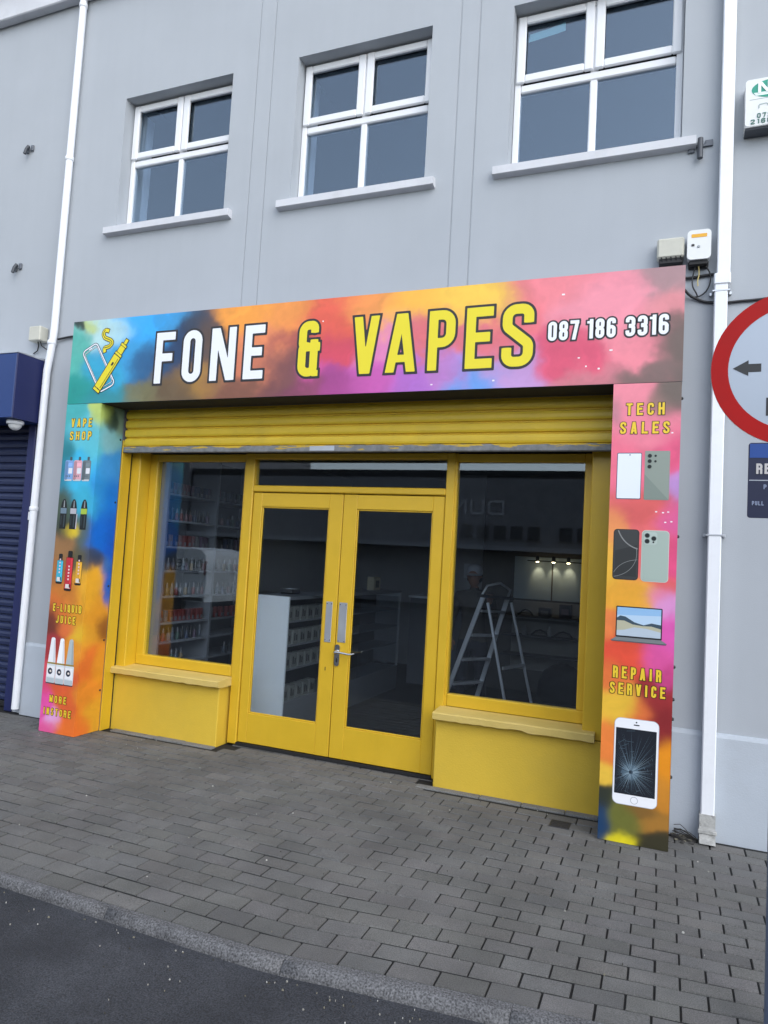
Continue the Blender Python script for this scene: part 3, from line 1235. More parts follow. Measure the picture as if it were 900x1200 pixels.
def fbm(x, z, seed, o=5, gain=.5):
    a, s, t = 1.0, 0, 0
    for k in range(o):
        s = s + a * vnoise(x * 2 ** k + 13.7 * k, z * 2 ** k + 5.1 * k, seed + k)
        t += a
        a *= gain
    return s / t


def artwork(S, Z, blobs, seed, warp_amt=.12, sharp=2.0, gain=1.0):
    wx = (fbm(S * 4, Z * 4, seed) - .5) * 2 * warp_amt + (fbm(S * 14, Z * 14, seed + 20, 3) - .5) * warp_amt * .30
    wz = (fbm(S * 4, Z * 4, seed + 40) - .5) * 2 * warp_amt + (fbm(S * 14, Z * 14, seed + 60, 3) - .5) * warp_amt * .30
    num = np.zeros(S.shape + (3,))
    den = np.zeros(S.shape)
    for b in blobs:
        s0, z0, rs, rz, c = b[:5]
        k = b[5] if len(b) > 5 else 1.0
        q = ((S + wx - s0) / rs) ** 2 + ((Z + wz - z0) / rz) ** 2
        wgt = k * np.exp(-sharp * q) + 1e-4 / (1 + q)
        wgt = wgt ** 1.5
        num += wgt[..., None] * np.array(lin(*c))
        den += wgt
    out = num / den[..., None]
    f = fbm(S * 7 + 3 * wx / max(warp_amt, .01), Z * 7, seed + 80, 5)
    out *= (1 + .30 * (f - .5))[..., None]
    return np.clip(out * gain, 0, .95)


def print_sheet(name, parent, s0, s1, z0, z1, place, blobs, seed, cell=.0075, **kw):
    """dense sheet; place(s,z) -> world point; colours baked as the print's own pigment"""
    ns, nz = int((s1 - s0) / cell) + 1, int((z1 - z0) / cell) + 1
    s = np.linspace(s0, s1, ns)
    z = np.linspace(z0, z1, nz)
    S, Z = np.meshgrid(s, z)
    C = artwork(S, Z, blobs, seed, **kw)
    base = Vector(parent["_base"])
    px, py, pz = place(S, Z)
    V = np.stack([np.broadcast_to(px, S.shape) - base.x, np.broadcast_to(py, S.shape) - base.y, np.broadcast_to(pz, S.shape) - base.z], -1).reshape(-1, 3)
    idx = np.arange(ns * nz).reshape(nz, ns)
    F = np.stack([idx[:-1, :-1], idx[:-1, 1:], idx[1:, 1:], idx[1:, :-1]], -1).reshape(-1, 4)
    me = bpy.data.meshes.new(name)
    me.vertices.add(len(V))
    me.vertices.foreach_set('co', V.ravel())
    me.loops.add(F.size)
    me.loops.foreach_set('vertex_index', F.ravel())
    me.polygons.add(len(F))
    me.polygons.foreach_set('loop_start', np.arange(0, F.size, 4))
    me.polygons.foreach_set('loop_total', np.full(len(F), 4))
    me.update(calc_edges=True)
    ca = me.color_attributes.new("print", 'FLOAT_COLOR', 'POINT')
    ca.data.foreach_set('color', np.concatenate([C.reshape(-1, 3), np.ones((ns * nz, 1))], 1).astype(np.float32).ravel())
    me.materials.append(M['print'])
    o = bpy.data.objects.new(name, me)
    col.objects.link(o)
    o.parent = parent
    o["_base"] = tuple(base)
    return o


SY = -.374
FX0, FX1, FZ0, FZ1 = -.017, 5.066, 2.881, 3.632
fas = thing("shop_sign", (2.52, SY, FZ0), "long colourful smoke-patterned sign board reading FONE & VAPES above the shutter", "shop sign")
q = MB().use(M['print_edge'])
q.box(FX0, FX1, SY + .003, -.002, FZ0, FZ1, .002)
q.use(M['dark'])
q.box(.388, 4.652, SY + .006, -.10, FZ0 - .004, FZ0 - .001)
q.build("board", fas)
fas_blobs = [
    (.03, 3.60, .06, .06, (30, 45, 40), 2), (.14, 3.57, .10, .07, (190, 205, 110)), (.35, 3.52, .26, .15, (185, 220, 220), 1.2), (.05, 3.30, .16, .22, (85, 180, 165)),
    (.08, 3.00, .25, .16, (30, 150, 140)), (.35, 3.15, .22, .2, (50, 165, 200)), (.72, 3.52, .30, .20, (50, 170, 240), 1.3), (.62, 3.28, .25, .18, (60, 160, 215)),
    (.45, 2.93, .25, .12, (50, 140, 150)), (.85, 3.18, .20, .16, (40, 95, 140)), (1.10, 3.30, .28, .22, (35, 60, 95), 1.1), (1.05, 3.58, .25, .10, (60, 150, 205)), (1.38, 3.50, .26, .16, (55, 62, 78), 1.1),
    (.80, 2.95, .25, .12, (120, 115, 80)), (1.15, 2.98, .25, .14, (105, 85, 62)), (1.35, 3.02, .22, .12, (175, 130, 60)), (1.50, 3.30, .18, .2, (96, 74, 62)), (1.6, 3.05, .2, .13, (150, 105, 70)),
    (1.80, 3.56, .22, .14, (248, 160, 60), 1.5), (1.95, 3.38, .2, .14, (235, 140, 90)), (1.90, 3.10, .22, .14, (215, 125, 90)), (2.2, 3.55, .26, .15, (240, 150, 70)), (1.75, 2.92, .2, .08, (130, 84, 66)), (2.12, 3.02, .2, .16, (120, 72, 72)),
    (2.30, 3.30, .2, .14, (170, 85, 75)), (2.42, 3.02, .14, .13, (205, 80, 150)), (2.35, 2.91, .2, .07, (125, 62, 85)), (2.58, 3.45, .28, .18, (225, 92, 70), 1.2), (2.65, 3.22, .18, .15, (210, 70, 90)),
    (2.72, 2.95, .2, .11, (165, 65, 135)), (2.95, 3.55, .25, .12, (242, 150, 75)), (3.05, 3.25, .2, .18, (220, 125, 175)), (2.98, 2.98, .22, .12, (205, 90, 175)), (3.30, 3.52, .3, .15, (245, 178, 62), 1.3),
    (3.62, 3.52, .3, .14, (242, 195, 70), 1.3), (3.38, 3.22, .18, .15, (215, 105, 110)), (3.28, 2.95, .2, .12, (175, 105, 195)), (3.55, 3.0, .18, .12, (190, 125, 195)), (3.74, 2.96, .16, .14, (95, 155, 225), 1.1), (3.72, 3.2, .16, .12, (220, 110, 120)),
    (4.0, 3.02, .22, .13, (195, 150, 205)), (4.0, 3.4, .24, .2, (228, 110, 118)), (4.25, 3.55, .3, .15, (236, 130, 138)), (4.38, 3.10, .22, .14, (218, 78, 108), 1.2), (4.55, 3.4, .3, .2, (238, 145, 160)),
    (4.75, 3.15, .25, .2, (238, 135, 148)), (4.50, 2.95, .22, .08, (205, 120, 130)), (4.95, 3.55, .14, .12, (165, 130, 132)), (4.98, 3.35, .14, .13, (225, 140, 145)), (5.0, 3.10, .12, .17, (100, 88, 78), 1.3), (4.78, 2.92, .2, .06, (115, 95, 88), 1.1)]
print_sheet("printed_face", fas, FX0, FX1, FZ0, FZ1, lambda S, Z: (S, SY, Z), fas_blobs, 11, warp_amt=.17, sharp=1.35, gain=1.0)

INK = paint(42, 40, 42)
WHITE = paint(238, 240, 245)
YEL = paint(232, 215, 40)
q = MB()
o = .018
F4 = [('F', .913 + o, 1.125), ('O', 1.194 + o, 1.418 - o), ('N', 1.475 + o, 1.747 - o), ('E', 1.796 + o, 2.015 - o)]
letters(q, F4, 3.011 + o, 3.485 - o, SY - .0015, WHITE, INK, o, 80)
q.build("shop_name_lettering", fas)
q = MB()
letters(q, [('&', 2.290 + o, 2.495 - o)], 3.009 + o, 3.482 - o, SY - .0015, YEL, INK, o, 80)
q.build("ampersand", fas)
q = MB()
V5 = [('V', 2.751 + o, 3.003 - o), ('A', 3.020 + o, 3.300 - o), ('P', 3.352 + o, 3.585 - o), ('E', 3.630 + o, 3.858 - o), ('S', 3.888 + o, 4.140 - o)]
letters(q, V5, 3.008 + o, 3.482 - o, SY - .0015, YEL, INK, o, 80)
q.build("shop_name_lettering", fas)
q = MB()
sp = spread("087", 4.220, 4.422, .26) + spread("186", 4.478, 4.655, .26) + spread("3316", 4.716, 4.976, .26)
letters(q, sp, 3.190, 3.322, SY - .0015, WHITE, INK, .011, 44, t=.175)
q.build("phone_number_lettering", fas)

# emblem: outline of a phone, a vape pen crossing it and a curl of smoke
def LG(u, v): return (.349 + .0098 * (u - 123) + .00083 * (v - 388), 3.525 - .00766 * (v - 388) - .00057 * (u - 123))
gx, gz = np.linspace(.05, .70, 190), np.linspace(2.92, 3.58, 190)
X, Z = np.meshgrid(gx, gz)
q = MB()
A_, B_, C_, D_ = LG(96.7, 413.5), LG(113.5, 402), LG(134.4, 449.5), LG(117, 460)
D1 = sd_path(X, Z, [(*A_, .035), (*B_, .035), (*C_, .035), (*D_, .035)], .011, True)
cen = np.mean([A_, B_, C_, D_], 0)
inn = [tuple(cen + (np.array(p) - cen) * .86) + (.02,) for p in (A_, B_, C_, D_)]
D1b = sd_path(X, Z, inn, .004, True)
n0, n1 = LG(104.5, 410.5), LG(108, 408)
D1c = sd_path(X, Z, [n0, n1], .010)
q.use(INK)
sheet_from_field(q, np.minimum(D1, D1b + .003), gx, gz, SY - .0008, .006)
q.use(WHITE)
sheet_from_field(q, np.minimum(np.minimum(D1, D1b), D1c), gx, gz, SY - .0016, 0)
a, b = np.array(LG(112.5, 458.5)), np.array(LG(149, 398.5))
at = lambda t: tuple(a + (b - a) * t)
Dv = sd_path(X, Z, [at(0), at(.68)], .078)
Dn = np.minimum.reduce([sd_path(X, Z, [at(.70), at(.73)], .080), sd_path(X, Z, [at(.745), at(.86)], .058), sd_path(X, Z, [at(.875), at(.905)], .066), sd_path(X, Z, [at(.92), at(1.0)], .030)])
q.use(INK)
sheet_from_field(q, np.minimum(Dv, sd_path(X, Z, [at(.68), at(1.0)], .03)), gx, gz, SY - .0024, .008)
sheet_from_field(q, Dn, gx, gz, SY - .0026, .007)
q.use(YEL)
sheet_from_field(q, Dv, gx, gz, SY - .0034, 0)
sheet_from_field(q, Dn, gx, gz, SY - .0036, 0)
q.use(INK)
sheet_from_field(q, sd_path(X, Z, [at(.50), at(.56)], .020), gx, gz, SY - .0044, 0)
sheet_from_field(q, sd_path(X, Z, [at(.045), at(.055)], .078), gx, gz, SY - .0044, 0)
off = np.array([(b - a)[1], -(b - a)[0]]) / np.linalg.norm(b - a) * .024
sheet_from_field(q, sd_path(X, Z, [tuple(np.array(at(.08)) + off), tuple(np.array(at(.66)) + off)], .005), gx, gz, SY - .0046, 0)
sm = [LG(*p) + (.03,) for p in ((128, 388), (124, 386.5), (121, 391), (123, 396), (130, 399), (132, 402), (128, 406.5), (122, 408), (123, 413))]
Ds = sd_path(X, Z, sm, .030)
q.use(INK)
sheet_from_field(q, Ds, gx, gz, SY - .0010, .007)
q.use(YEL)
sheet_from_field(q, Ds, gx, gz, SY - .0020, 0)
q.use(INK)
sheet_from_field(q, sd_path(X, Z, sm[1:-1], .006), gx, gz, SY - .0030, 0)
q.build("phone_and_vape_emblem", fas)
# stray white paint specks of the print
for (sx, sz) in ((3.98, 3.22), (4.10, 3.20), (4.06, 3.12), (4.42, 3.06), (4.47, 3.0), (4.10, 3.42), (3.85, 2.93), (3.40, 2.92), (4.55, 2.98), (4.30, 3.50), (3.70, 3.12), (2.50, 3.45), (4.62, 3.10)):
    q = MB().use(paint(245, 235, 235))
    q.prism(rrect(sx, sx + random.uniform(.010, .022), sz, sz + random.uniform(.007, .012), .003), SY - .0008, SY - .0002)
    q.build("paint_speck", fas)

# ---------------------------------------------------------------- printed side columns
def layer(k): return SY - .0010 - .0007 * k

class Pic(MB):
    def poly(s, pts, rgb, k):
        s.use(paint(*rgb))
        s.face([(x, layer(k), z) for x, z in pts])


def printed_words(parent, rows, name):
    mb = MB()
    for word, a, b, z0, z1 in rows:
        letters(mb, spread(word, a, b, .72), z0 + .003, z1 - .003, layer(0), paint(236, 200, 50), paint(52, 36, 24), .0042, 40, t=.18)
    return mb.build(name, parent)


PZ1 = 2.879
lp = thing("sign_column", (.18, -.2, 0), "blue to orange printed sign column reading VAPE SHOP at the left of the shopfront", "sign column")
q = MB().use(M['print_edge'])
q.box(-.017, .378, SY + .003, -.002, .004, PZ1 - .001, .002)
q.build("column_box", lp)
left_blobs = [
    (.05, 2.78, .14, .12, (70, 175, 175)), (.33, 2.80, .07, .14, (185, 205, 110), 1.3), (.15, 2.62, .18, .14, (95, 195, 210)), (.34, 2.5, .1, .2, (90, 190, 205)), (.02, 2.5, .1, .15, (35, 120, 130)),
    (.2, 2.25, .22, .16, (60, 185, 225), 1.2), (.02, 2.25, .1, .14, (30, 100, 115)), (.3, 2.0, .16, .16, (60, 175, 205)), (.05, 1.95, .12, .14, (70, 85, 70)), (.05, 1.75, .1, .1, (60, 70, 60)), (.15, 1.73, .10, .05, (225, 195, 45), 1.4),
    (.08, 1.60, .14, .1, (150, 110, 70)), (.30, 1.75, .12, .14, (85, 100, 85)), (.3, 1.5, .14, .12, (95, 90, 65)), (.05, 1.38, .12, .14, (165, 105, 55)), (.33, 1.32, .12, .14, (225, 165, 45)), (.18, 1.2, .16, .12, (205, 125, 50)), (.1, 1.05, .14, .12, (215, 115, 50)),
    (.33, 1.05, .12, .16, (222, 150, 40)), (.03, .95, .10, .10, (105, 50, 42), 1.3), (.2, .92, .12, .08, (225, 115, 60)), (.34, .88, .1, .12, (235, 190, 50)), (.05, .72, .12, .12, (165, 55, 60)), (.3, .68, .14, .12, (230, 150, 50)), (.2, .5, .2, .14, (222, 92, 55)), (.0, .45, .08, .14, (215, 70, 110)), (.0, .22, .09, .16, (232, 85, 165), 1.3),
    (.13, .12, .09, .08, (225, 165, 215), 1.2), (.28, .25, .14, .14, (225, 100, 50)), (.3, .05, .16, .1, (235, 115, 45)), (.06, .02, .1, .05, (225, 90, 150)),
    # return face (s beyond .384)
    (.43, 2.82, .06, .08, (150, 170, 90)), (.50, 2.76, .07, .07, (45, 70, 65), 1.5), (.62, 2.78, .08, .1, (120, 150, 135)), (.48, 2.6, .14, .1, (125, 185, 195)), (.55, 2.35, .16, .16, (65, 150, 215)), (.45, 2.1, .12, .2, (45, 145, 215)), (.6, 2.05, .14, .2, (25, 120, 210)), (.5, 1.75, .18, .16, (15, 105, 205), 1.3), (.64, 1.65, .1, .3, (15, 85, 190), 1.2),
    (.44, 1.52, .1, .08, (45, 65, 95), 1.2), (.6, 1.48, .08, .08, (60, 110, 165)), (.45, 1.25, .13, .2, (232, 168, 42), 1.6), (.54, 1.05, .12, .2, (222, 150, 40), 1.3), (.66, 1.28, .05, .14, (20, 95, 190), 1.5), (.45, .85, .12, .14, (225, 160, 45)), (.62, .92, .07, .1, (135, 80, 35), 1.3), (.5, .62, .14, .14, (222, 110, 45)), (.62, .6, .08, .14, (225, 150, 40)), (.5, .35, .14, .14, (225, 135, 45)), (.6, .15, .14, .14, (222, 160, 45)), (.45, .1, .1, .1, (228, 120, 45))]
print_sheet("printed_face", lp, -.017, .381, .004, PZ1 - .001, lambda S, Z: (S, SY, Z), left_blobs, 31, warp_amt=.075, sharp=1.4, gain=1.0)
print_sheet("printed_return", lp, .381, .665, .004, PZ1 - .001, lambda S, Z: (.381 + S * 0, SY + (S - .381), Z), left_blobs, 31, warp_amt=.075, sharp=1.4, gain=1.0)
printed_words(lp, [("VAPE", .056, .292, 2.668, 2.750), ("SHOP", .052, .298, 2.552, 2.634)], "vape_shop_lettering")
printed_words(lp, [("E-LIQUID", .030, .352, 1.040, 1.112), ("JUICE", .075, .295, .940, 1.012)], "e_liquid_juice_lettering")
printed_words(lp, [("MORE", .078, .268, .258, .326), ("INSTORE", .022, .332, .150, .216)], "more_instore_lettering")
# three flask-shaped vapes
p = Pic()
for cx, c in ((.072, (125, 165, 215)), (.172, (222, 165, 175)), (.272, (112, 125, 130))):
    p.poly(rrect(cx - .048, cx + .048, 2.19, 2.375, .018), c, 0)
    p.poly(rrect(cx - .046, cx - .012, 2.20, 2.365, .012), tuple(int(v * .82) for v in c), 1)
    p.poly(rrect(cx + .004, cx + .030, 2.372, 2.405, .008), (70, 85, 90), 1)
    p.poly(rrect(cx - .004, cx + .040, 2.255, 2.305, .004), (225, 228, 232), 1)
    p.poly(rrect(cx - .010, cx + .036, 2.318, 2.350, .004), tuple(min(255, int(v * 1.12)) for v in c), 1)
    p.poly(rrect(cx - .040, cx + .040, 2.190, 2.205, .006), (200, 205, 208), 1)
    for kx in range(3): p.poly(rrect(cx - .03 + kx * .02, cx - .02 + kx * .02, 2.225, 2.24, .002), (90, 105, 115), 2)
p.build("flask_vapes_picture", lp)
# three dark refillable pods
p = Pic()
for cx, c in ((.052, (110, 130, 145)), (.165, (180, 178, 185)), (.285, (165, 190, 70))):
    pts = [(cx - .035, 1.765), (cx + .035, 1.765), (cx + .037, 1.95), (cx + .026, 2.0), (cx + .010, 2.028), (cx - .010, 2.028), (cx - .026, 2.0), (cx - .037, 1.95)]
    p.poly(pts, (22, 26, 28), 0)
    p.poly([(cx - .034, 1.90), (cx + .034, 1.90), (cx + .035, 1.948), (cx - .035, 1.948)], c, 1)
    p.poly([(cx - .004, 1.955), (cx + .010, 1.955), (cx + .006, 2.015), (cx - .002, 2.015)], (150, 155, 158), 1)
    p.poly(rrect(cx + .008, cx + .020, 1.78, 1.89, .004), (60, 72, 76), 1)
    p.poly(rrect(cx - .026, cx - .014, 1.80, 1.88, .004), (45, 55, 60), 1)
p.poly([(.20, 1.768), (.205, 1.90), (.215, 1.90), (.212, 1.768)], (190, 185, 195), 1)
p.build("pod_vapes_picture", lp)
# three disposables, red one in front
p = Pic()
for cx, wd, z0, z1, c, k in ((.066, .072, 1.300, 1.490, (62, 170, 195), 0), (.282, .072, 1.300, 1.490, (215, 160, 50), 0), (.175, .082, 1.245, 1.520, (190, 48, 58), 3)):
    p.poly(rrect(cx - wd * .30, cx + wd * .30, z1 - .01, z1 + .055, .010), (26, 26, 28), k)
    p.poly(rrect(cx - wd / 2, cx + wd / 2, z0 - .018, z1, .012), (24, 24, 26), k)
    p.poly(rrect(cx - wd / 2 + .002, cx + wd / 2 - .002, z0, z1 - .004, .006), c, k + 1)
    p.poly(rrect(cx + wd * .18, cx + wd * .40, z0 + .01, z1 - .015, .004), tuple(min(255, int(v * 1.18)) for v in c), k + 2)
    p.poly(rrect(cx - wd * .32, cx + wd * .34, z0 + .004, z0 + .040, .004), (222, 214, 208), k + 2)
    for j in range(5): p.poly(rrect(cx - wd * .12, cx + wd * .10, z0 + .075 + j * .028, z0 + .090 + j * .028, .003), (232, 200, 200), k + 2)
p.build("disposable_vapes_picture", lp)
# three e-liquid bottles with cone caps
p = Pic()
for cx, cap, k in ((.066, (236, 238, 240), 0), (.272, (178, 190, 192), 0), (.172, (246, 247, 248), 4)):
    p.poly(rrect(cx - .050, cx + .050, .425, .592, .014), (215, 222, 224), k)
    p.poly([(cx - .044, .600), (cx + .044, .600), (cx + .022, .805), (cx + .012, .815), (cx - .012, .815), (cx - .022, .805)], cap, k + 1)
    p.poly([(cx + .016, .602), (cx + .040, .602), (cx + .020, .795), (cx + .010, .795)], tuple(int(v * .9) for v in cap), k + 2)
    p.poly([(cx - .048, .588), (cx + .048, .588), (cx + .046, .601), (cx - .046, .601)], (150, 130, 60), k + 2)
    p.poly(rrect(cx - .046, cx + .040, .475, .570, .004), (236, 236, 238), k + 1)
    p.poly(ell(cx - .008, .525, .026, .028, 12), (40, 44, 62), k + 2)
    p.poly(ell(cx - .004, .525, .012, .010, 10), (225, 215, 205), k + 3)
    p.poly(rrect(cx - .044, cx + .044, .430, .468, .006), (182, 192, 196), k + 1)
    p.poly(rrect(cx - .050, cx + .050, .418, .427, .003), (60, 66, 74), k + 1)
p.build("e_liquid_bottles_picture", lp)
for (yy, zz) in ((-.115, 2.60), (-.115, 2.03), (-.115, 1.28), (-.115, .80), (-.115, .36)):
    q = MB().use(M['black'])
    q.lathe((.382, yy, zz), [(.009, 0), (.009, .006), (.004, .009)], 8, 'X')
    q.build("screw", lp)

rp_ = thing("sign_column", (4.86, -.2, 0), "pink to orange printed sign column reading TECH SALES and REPAIR SERVICE at the right", "sign column")
q = MB().use(M['print_edge'])
q.box(4.655, 5.064, SY + .003, -.002, .004, PZ1 - .001, .002)
q.build("column_box", rp_)
right_blobs = [
    (4.75, 2.78, .16, .14, (235, 135, 150)), (5.02, 2.80, .08, .12, (110, 95, 85), 1.4), (4.95, 2.72, .08, .08, (150, 115, 105)), (4.68, 2.70, .05, .1, (175, 120, 130)), (4.85, 2.6, .2, .14, (238, 130, 150)), (4.72, 2.35, .16, .2, (236, 110, 135)), (5.0, 2.42, .1, .14, (226, 85, 125)), (5.04, 2.2, .07, .1, (185, 140, 200), 1.2),
    (4.85, 2.08, .2, .1, (222, 98, 95), 1.2), (5.02, 2.02, .1, .1, (220, 95, 150)), (4.68, 1.95, .06, .12, (240, 150, 90)), (4.67, 1.75, .08, .14, (240, 185, 60), 1.3), (4.85, 1.8, .16, .14, (235, 110, 110)), (5.04, 1.75, .06, .14, (228, 80, 130)), (5.02, 1.60, .08, .08, (230, 100, 100)),
    (4.78, 1.53, .16, .10, (238, 170, 55), 1.3), (4.95, 1.52, .08, .06, (235, 130, 170)), (5.02, 1.47, .09, .1, (222, 150, 205), 1.2), (4.7, 1.35, .1, .1, (235, 130, 70)), (5.03, 1.28, .07, .12, (230, 95, 180), 1.2), (4.78, 1.15, .14, .1, (228, 82, 58), 1.2), (4.98, 1.15, .1, .08, (228, 90, 160), 1.2), (5.03, 1.05, .05, .08, (200, 70, 130)),
    (4.70, 1.0, .08, .1, (232, 120, 60)), (4.98, .92, .12, .1, (160, 50, 52)), (4.74, .84, .12, .1, (238, 190, 62), 1.3), (4.87, .80, .08, .1, (225, 110, 60)), (5.0, .75, .1, .12, (140, 42, 45), 1.2), (4.69, .6, .07, .14, (235, 130, 60)), (5.03, .52, .07, .12, (232, 145, 30), 1.3), (4.68, .42, .06, .06, (240, 195, 70), 1.2), (5.0, .35, .1, .1, (205, 135, 45)),
    (4.68, .26, .07, .07, (50, 55, 45), 1.4), (4.68, .10, .06, .12, (28, 62, 100), 1.4), (4.80, .16, .09, .10, (110, 112, 50), 1.2), (4.90, .24, .1, .06, (130, 95, 45)), (4.97, .16, .08, .08, (170, 120, 50)), (4.79, .035, .07, .035, (232, 215, 35), 1.6), (4.98, .05, .09, .05, (58, 55, 38), 1.3)]
print_sheet("printed_face", rp_, 4.655, 5.064, .004, PZ1 - .001, lambda S, Z: (S, SY, Z), right_blobs, 51, warp_amt=.065, sharp=1.4, gain=1.0)
printed_words(rp_, [("TECH", 4.738, 4.968, 2.668, 2.752), ("SALES", 4.704, 5.000, 2.548, 2.630)], "tech_sales_lettering")
printed_words(rp_, [("REPAIR", 4.712, 4.996, 1.000, 1.080), ("SERVICE", 4.697, 5.022, .902, .978)], "repair_service_lettering")
p = Pic()
p.poly(rrect(4.693, 4.842, 2.130, 2.428, .008), (80, 90, 110), 0)
p.poly(rrect(4.697, 4.838, 2.135, 2.423, .006), (232, 238, 248), 1)
p.poly(ell(4.770, 2.414, .004, .004, 8), (60, 60, 70), 2)
p.poly(rrect(4.860, 5.008, 2.128, 2.440, .006), (142, 152, 142), 0)
p.poly([(4.862, 2.131), (5.005, 2.131), (4.862, 2.29)], (128, 140, 131), 1)
for (cx, cz, r) in ((4.889, 2.408, .0135), (4.889, 2.374, .0135), (4.889, 2.339, .0135), (4.923, 2.408, .008), (4.923, 2.373, .008)):
    p.poly(ell(cx, cz, r, r, 14), (95, 105, 100), 2)
    p.poly(ell(cx, cz, r * .82, r * .82, 14), (24, 28, 28), 3)
p.build("square_phones_picture", rp_)
p = Pic()
p.poly(rrect(4.688, 4.842, 1.618, 1.938, .022), (40, 42, 42), 0)
p.poly(rrect(4.693, 4.837, 1.623, 1.933, .019), (58, 60, 60), 1)
p.poly([(4.70, 1.80), (4.83, 1.84), (4.83, 1.64), (4.70, 1.64)], (46, 48, 48), 2)
g1, g2 = np.linspace(4.693, 4.837, 70), np.linspace(1.623, 1.933, 140)
XX, ZZ = np.meshgrid(g1, g2)
p.use(paint(138, 140, 138))
def clipf(D): return np.maximum(D, sd_rect(XX, ZZ, 4.695, 1.627, 4.835, 1.929))
def bez(*P):
    return [tuple(sum(c * np.array(q_) for c, q_ in zip(((1 - t) ** 3, 3 * t * (1 - t) ** 2, 3 * t * t * (1 - t), t ** 3), P))) for t in np.linspace(0, 1, 22)]
sheet_from_field(p, clipf(sd_path(XX, ZZ, bez((4.712, 1.94), (4.735, 1.87), (4.78, 1.825), (4.85, 1.812)), .007)), g1, g2, layer(3), 0)
sheet_from_field(p, clipf(sd_path(XX, ZZ, bez((4.685, 1.636), (4.705, 1.70), (4.76, 1.745), (4.85, 1.748)), .0028)), g1, g2, layer(3), 0)
sheet_from_field(p, clipf(sd_path(XX, ZZ, bez((4.685, 1.634), (4.78, 1.645), (4.85, 1.72), (4.825, 1.825)), .0028)), g1, g2, layer(4), 0)
p.poly(rrect(4.857, 5.018, 1.614, 1.936, .024), (205, 214, 206), 0)
p.poly(rrect(4.860, 5.015, 1.617, 1.933, .022), (168, 184, 174), 1)
p.poly(rrect(4.868, 4.948, 1.845, 1.926, .018), (182, 196, 188), 2)
for (cx, cz, r) in ((4.889, 1.903, .016), (4.889, 1.867, .016), (4.928, 1.885, .016), (4.926, 1.862, .006)):
    p.poly(ell(cx, cz, r, r, 14), (110, 122, 118), 3)
    p.poly(ell(cx, cz, r * .8, r * .8, 14), (24, 30, 30), 4)
p.build("rounded_phones_picture", rp_)
p = Pic()
p.poly(rrect(4.720, 4.992, 1.258, 1.452, .006), (30, 32, 36), 0)
p.poly([(4.726, 1.268), (4.985, 1.268), (4.985, 1.445), (4.726, 1.445)], (148, 190, 228), 1)
p.poly([(4.726, 1.268), (4.985, 1.268), (4.985, 1.405), (4.726, 1.395)], (186, 212, 234), 2)
p.poly([(4.726, 1.268), (4.985, 1.268), (4.985, 1.350), (4.93, 1.357), (4.885, 1.342), (4.83, 1.356), (4.775, 1.388), (4.745, 1.392), (4.726, 1.378)], (58, 78, 92), 3)
p.poly([(4.726, 1.268), (4.985, 1.268), (4.985, 1.325), (4.93, 1.338), (4.88, 1.336), (4.82, 1.342), (4.77, 1.362), (4.726, 1.362)], (186, 184, 158), 4)
p.poly([(4.726, 1.268), (4.985, 1.268), (4.985, 1.305), (4.90, 1.322), (4.83, 1.325), (4.77, 1.305), (4.726, 1.300)], (186, 200, 212), 5)
p.poly([(4.722, 1.258), (4.990, 1.258), (5.022, 1.236), (4.692, 1.236)], (122, 128, 130), 1)
p.poly([(4.692, 1.236), (5.022, 1.236), (5.016, 1.230), (4.698, 1.230)], (84, 88, 92), 1)
p.build("laptop_picture", rp_)
p = Pic()
p.poly(rrect(4.733, 4.994, .236, .762, .036), (196, 200, 206), 0)
p.poly(rrect(4.736, 4.991, .239, .759, .034), (244, 245, 248), 1)
p.poly([(4.744, .300), (4.980, .300), (4.980, .700), (4.744, .700)], (22, 28, 38), 2)
for k in range(12):
    a = 6.28 * k / 12
    p.poly([(4.834 + .004 * math.cos(a + 1), .438 + .004 * math.sin(a + 1)), (4.834 + .05 * math.cos(a - .2), .438 + .045 * math.sin(a - .2)), (4.834 + .055 * math.cos(a + .25), .438 + .05 * math.sin(a + .25))], (72, 92, 108), 3)
rl = random.Random(5)
ctr = np.array((4.838, .438))
def inscr(q): return np.array((min(4.979, max(4.745, q[0])), min(.699, max(.301, q[1]))))
for k in range(110):
    a = 2 * math.pi * (k + rl.uniform(-.4, .4)) / 110
    L = rl.choice([.08, .14, .22, .35, .5]) * rl.uniform(.7, 1.2)
    d = np.array((math.cos(a), math.sin(a)))
    tmax = min([(t - c) / dd for t, c, dd in ((4.979, ctr[0], d[0]), (4.745, ctr[0], d[0]), (.699, ctr[1], d[1]), (.301, ctr[1], d[1])) if abs(dd) > 1e-6 and (t - c) / dd > 0])
    L = min(L, tmax)
    nn = np.array((-d[1], d[0])) * rl.uniform(.0006, .0014)
    p0, p1 = ctr + d * .012, ctr + d * L
    c = rl.choice([(150, 172, 184), (105, 128, 142), (80, 100, 115)])
    p.poly([tuple(p0 - nn), tuple(inscr(p1)), tuple(p0 + nn)], c, 4 + k % 2)
for k in range(90):
    a, r_ = rl.uniform(0, 6.28), rl.uniform(.03, .26)
    a2 = a + rl.uniform(.1, .28)
    A1, A2 = ctr + r_ * np.array((math.cos(a), math.sin(a))), ctr + r_ * rl.uniform(.9, 1.1) * np.array((math.cos(a2), math.sin(a2)))
    if not all(4.746 < q_[0] < 4.978 and .302 < q_[1] < .698 for q_ in (A1, A2)): continue
    n_v = (ctr - A1) / np.linalg.norm(ctr - A1) * .0014
    p.poly([tuple(A1), tuple(A2), tuple(A2 + n_v), tuple(A1 + n_v)], (96, 118, 132), 6)
p.poly(rrect(4.846, 4.880, .722, .729, .003), (40, 42, 48), 2)
p.poly(ell(4.862, .742, .005, .005, 10), (45, 48, 58), 2)
p.poly(ell(4.862, .270, .022, .022, 20), (176, 180, 186), 2)
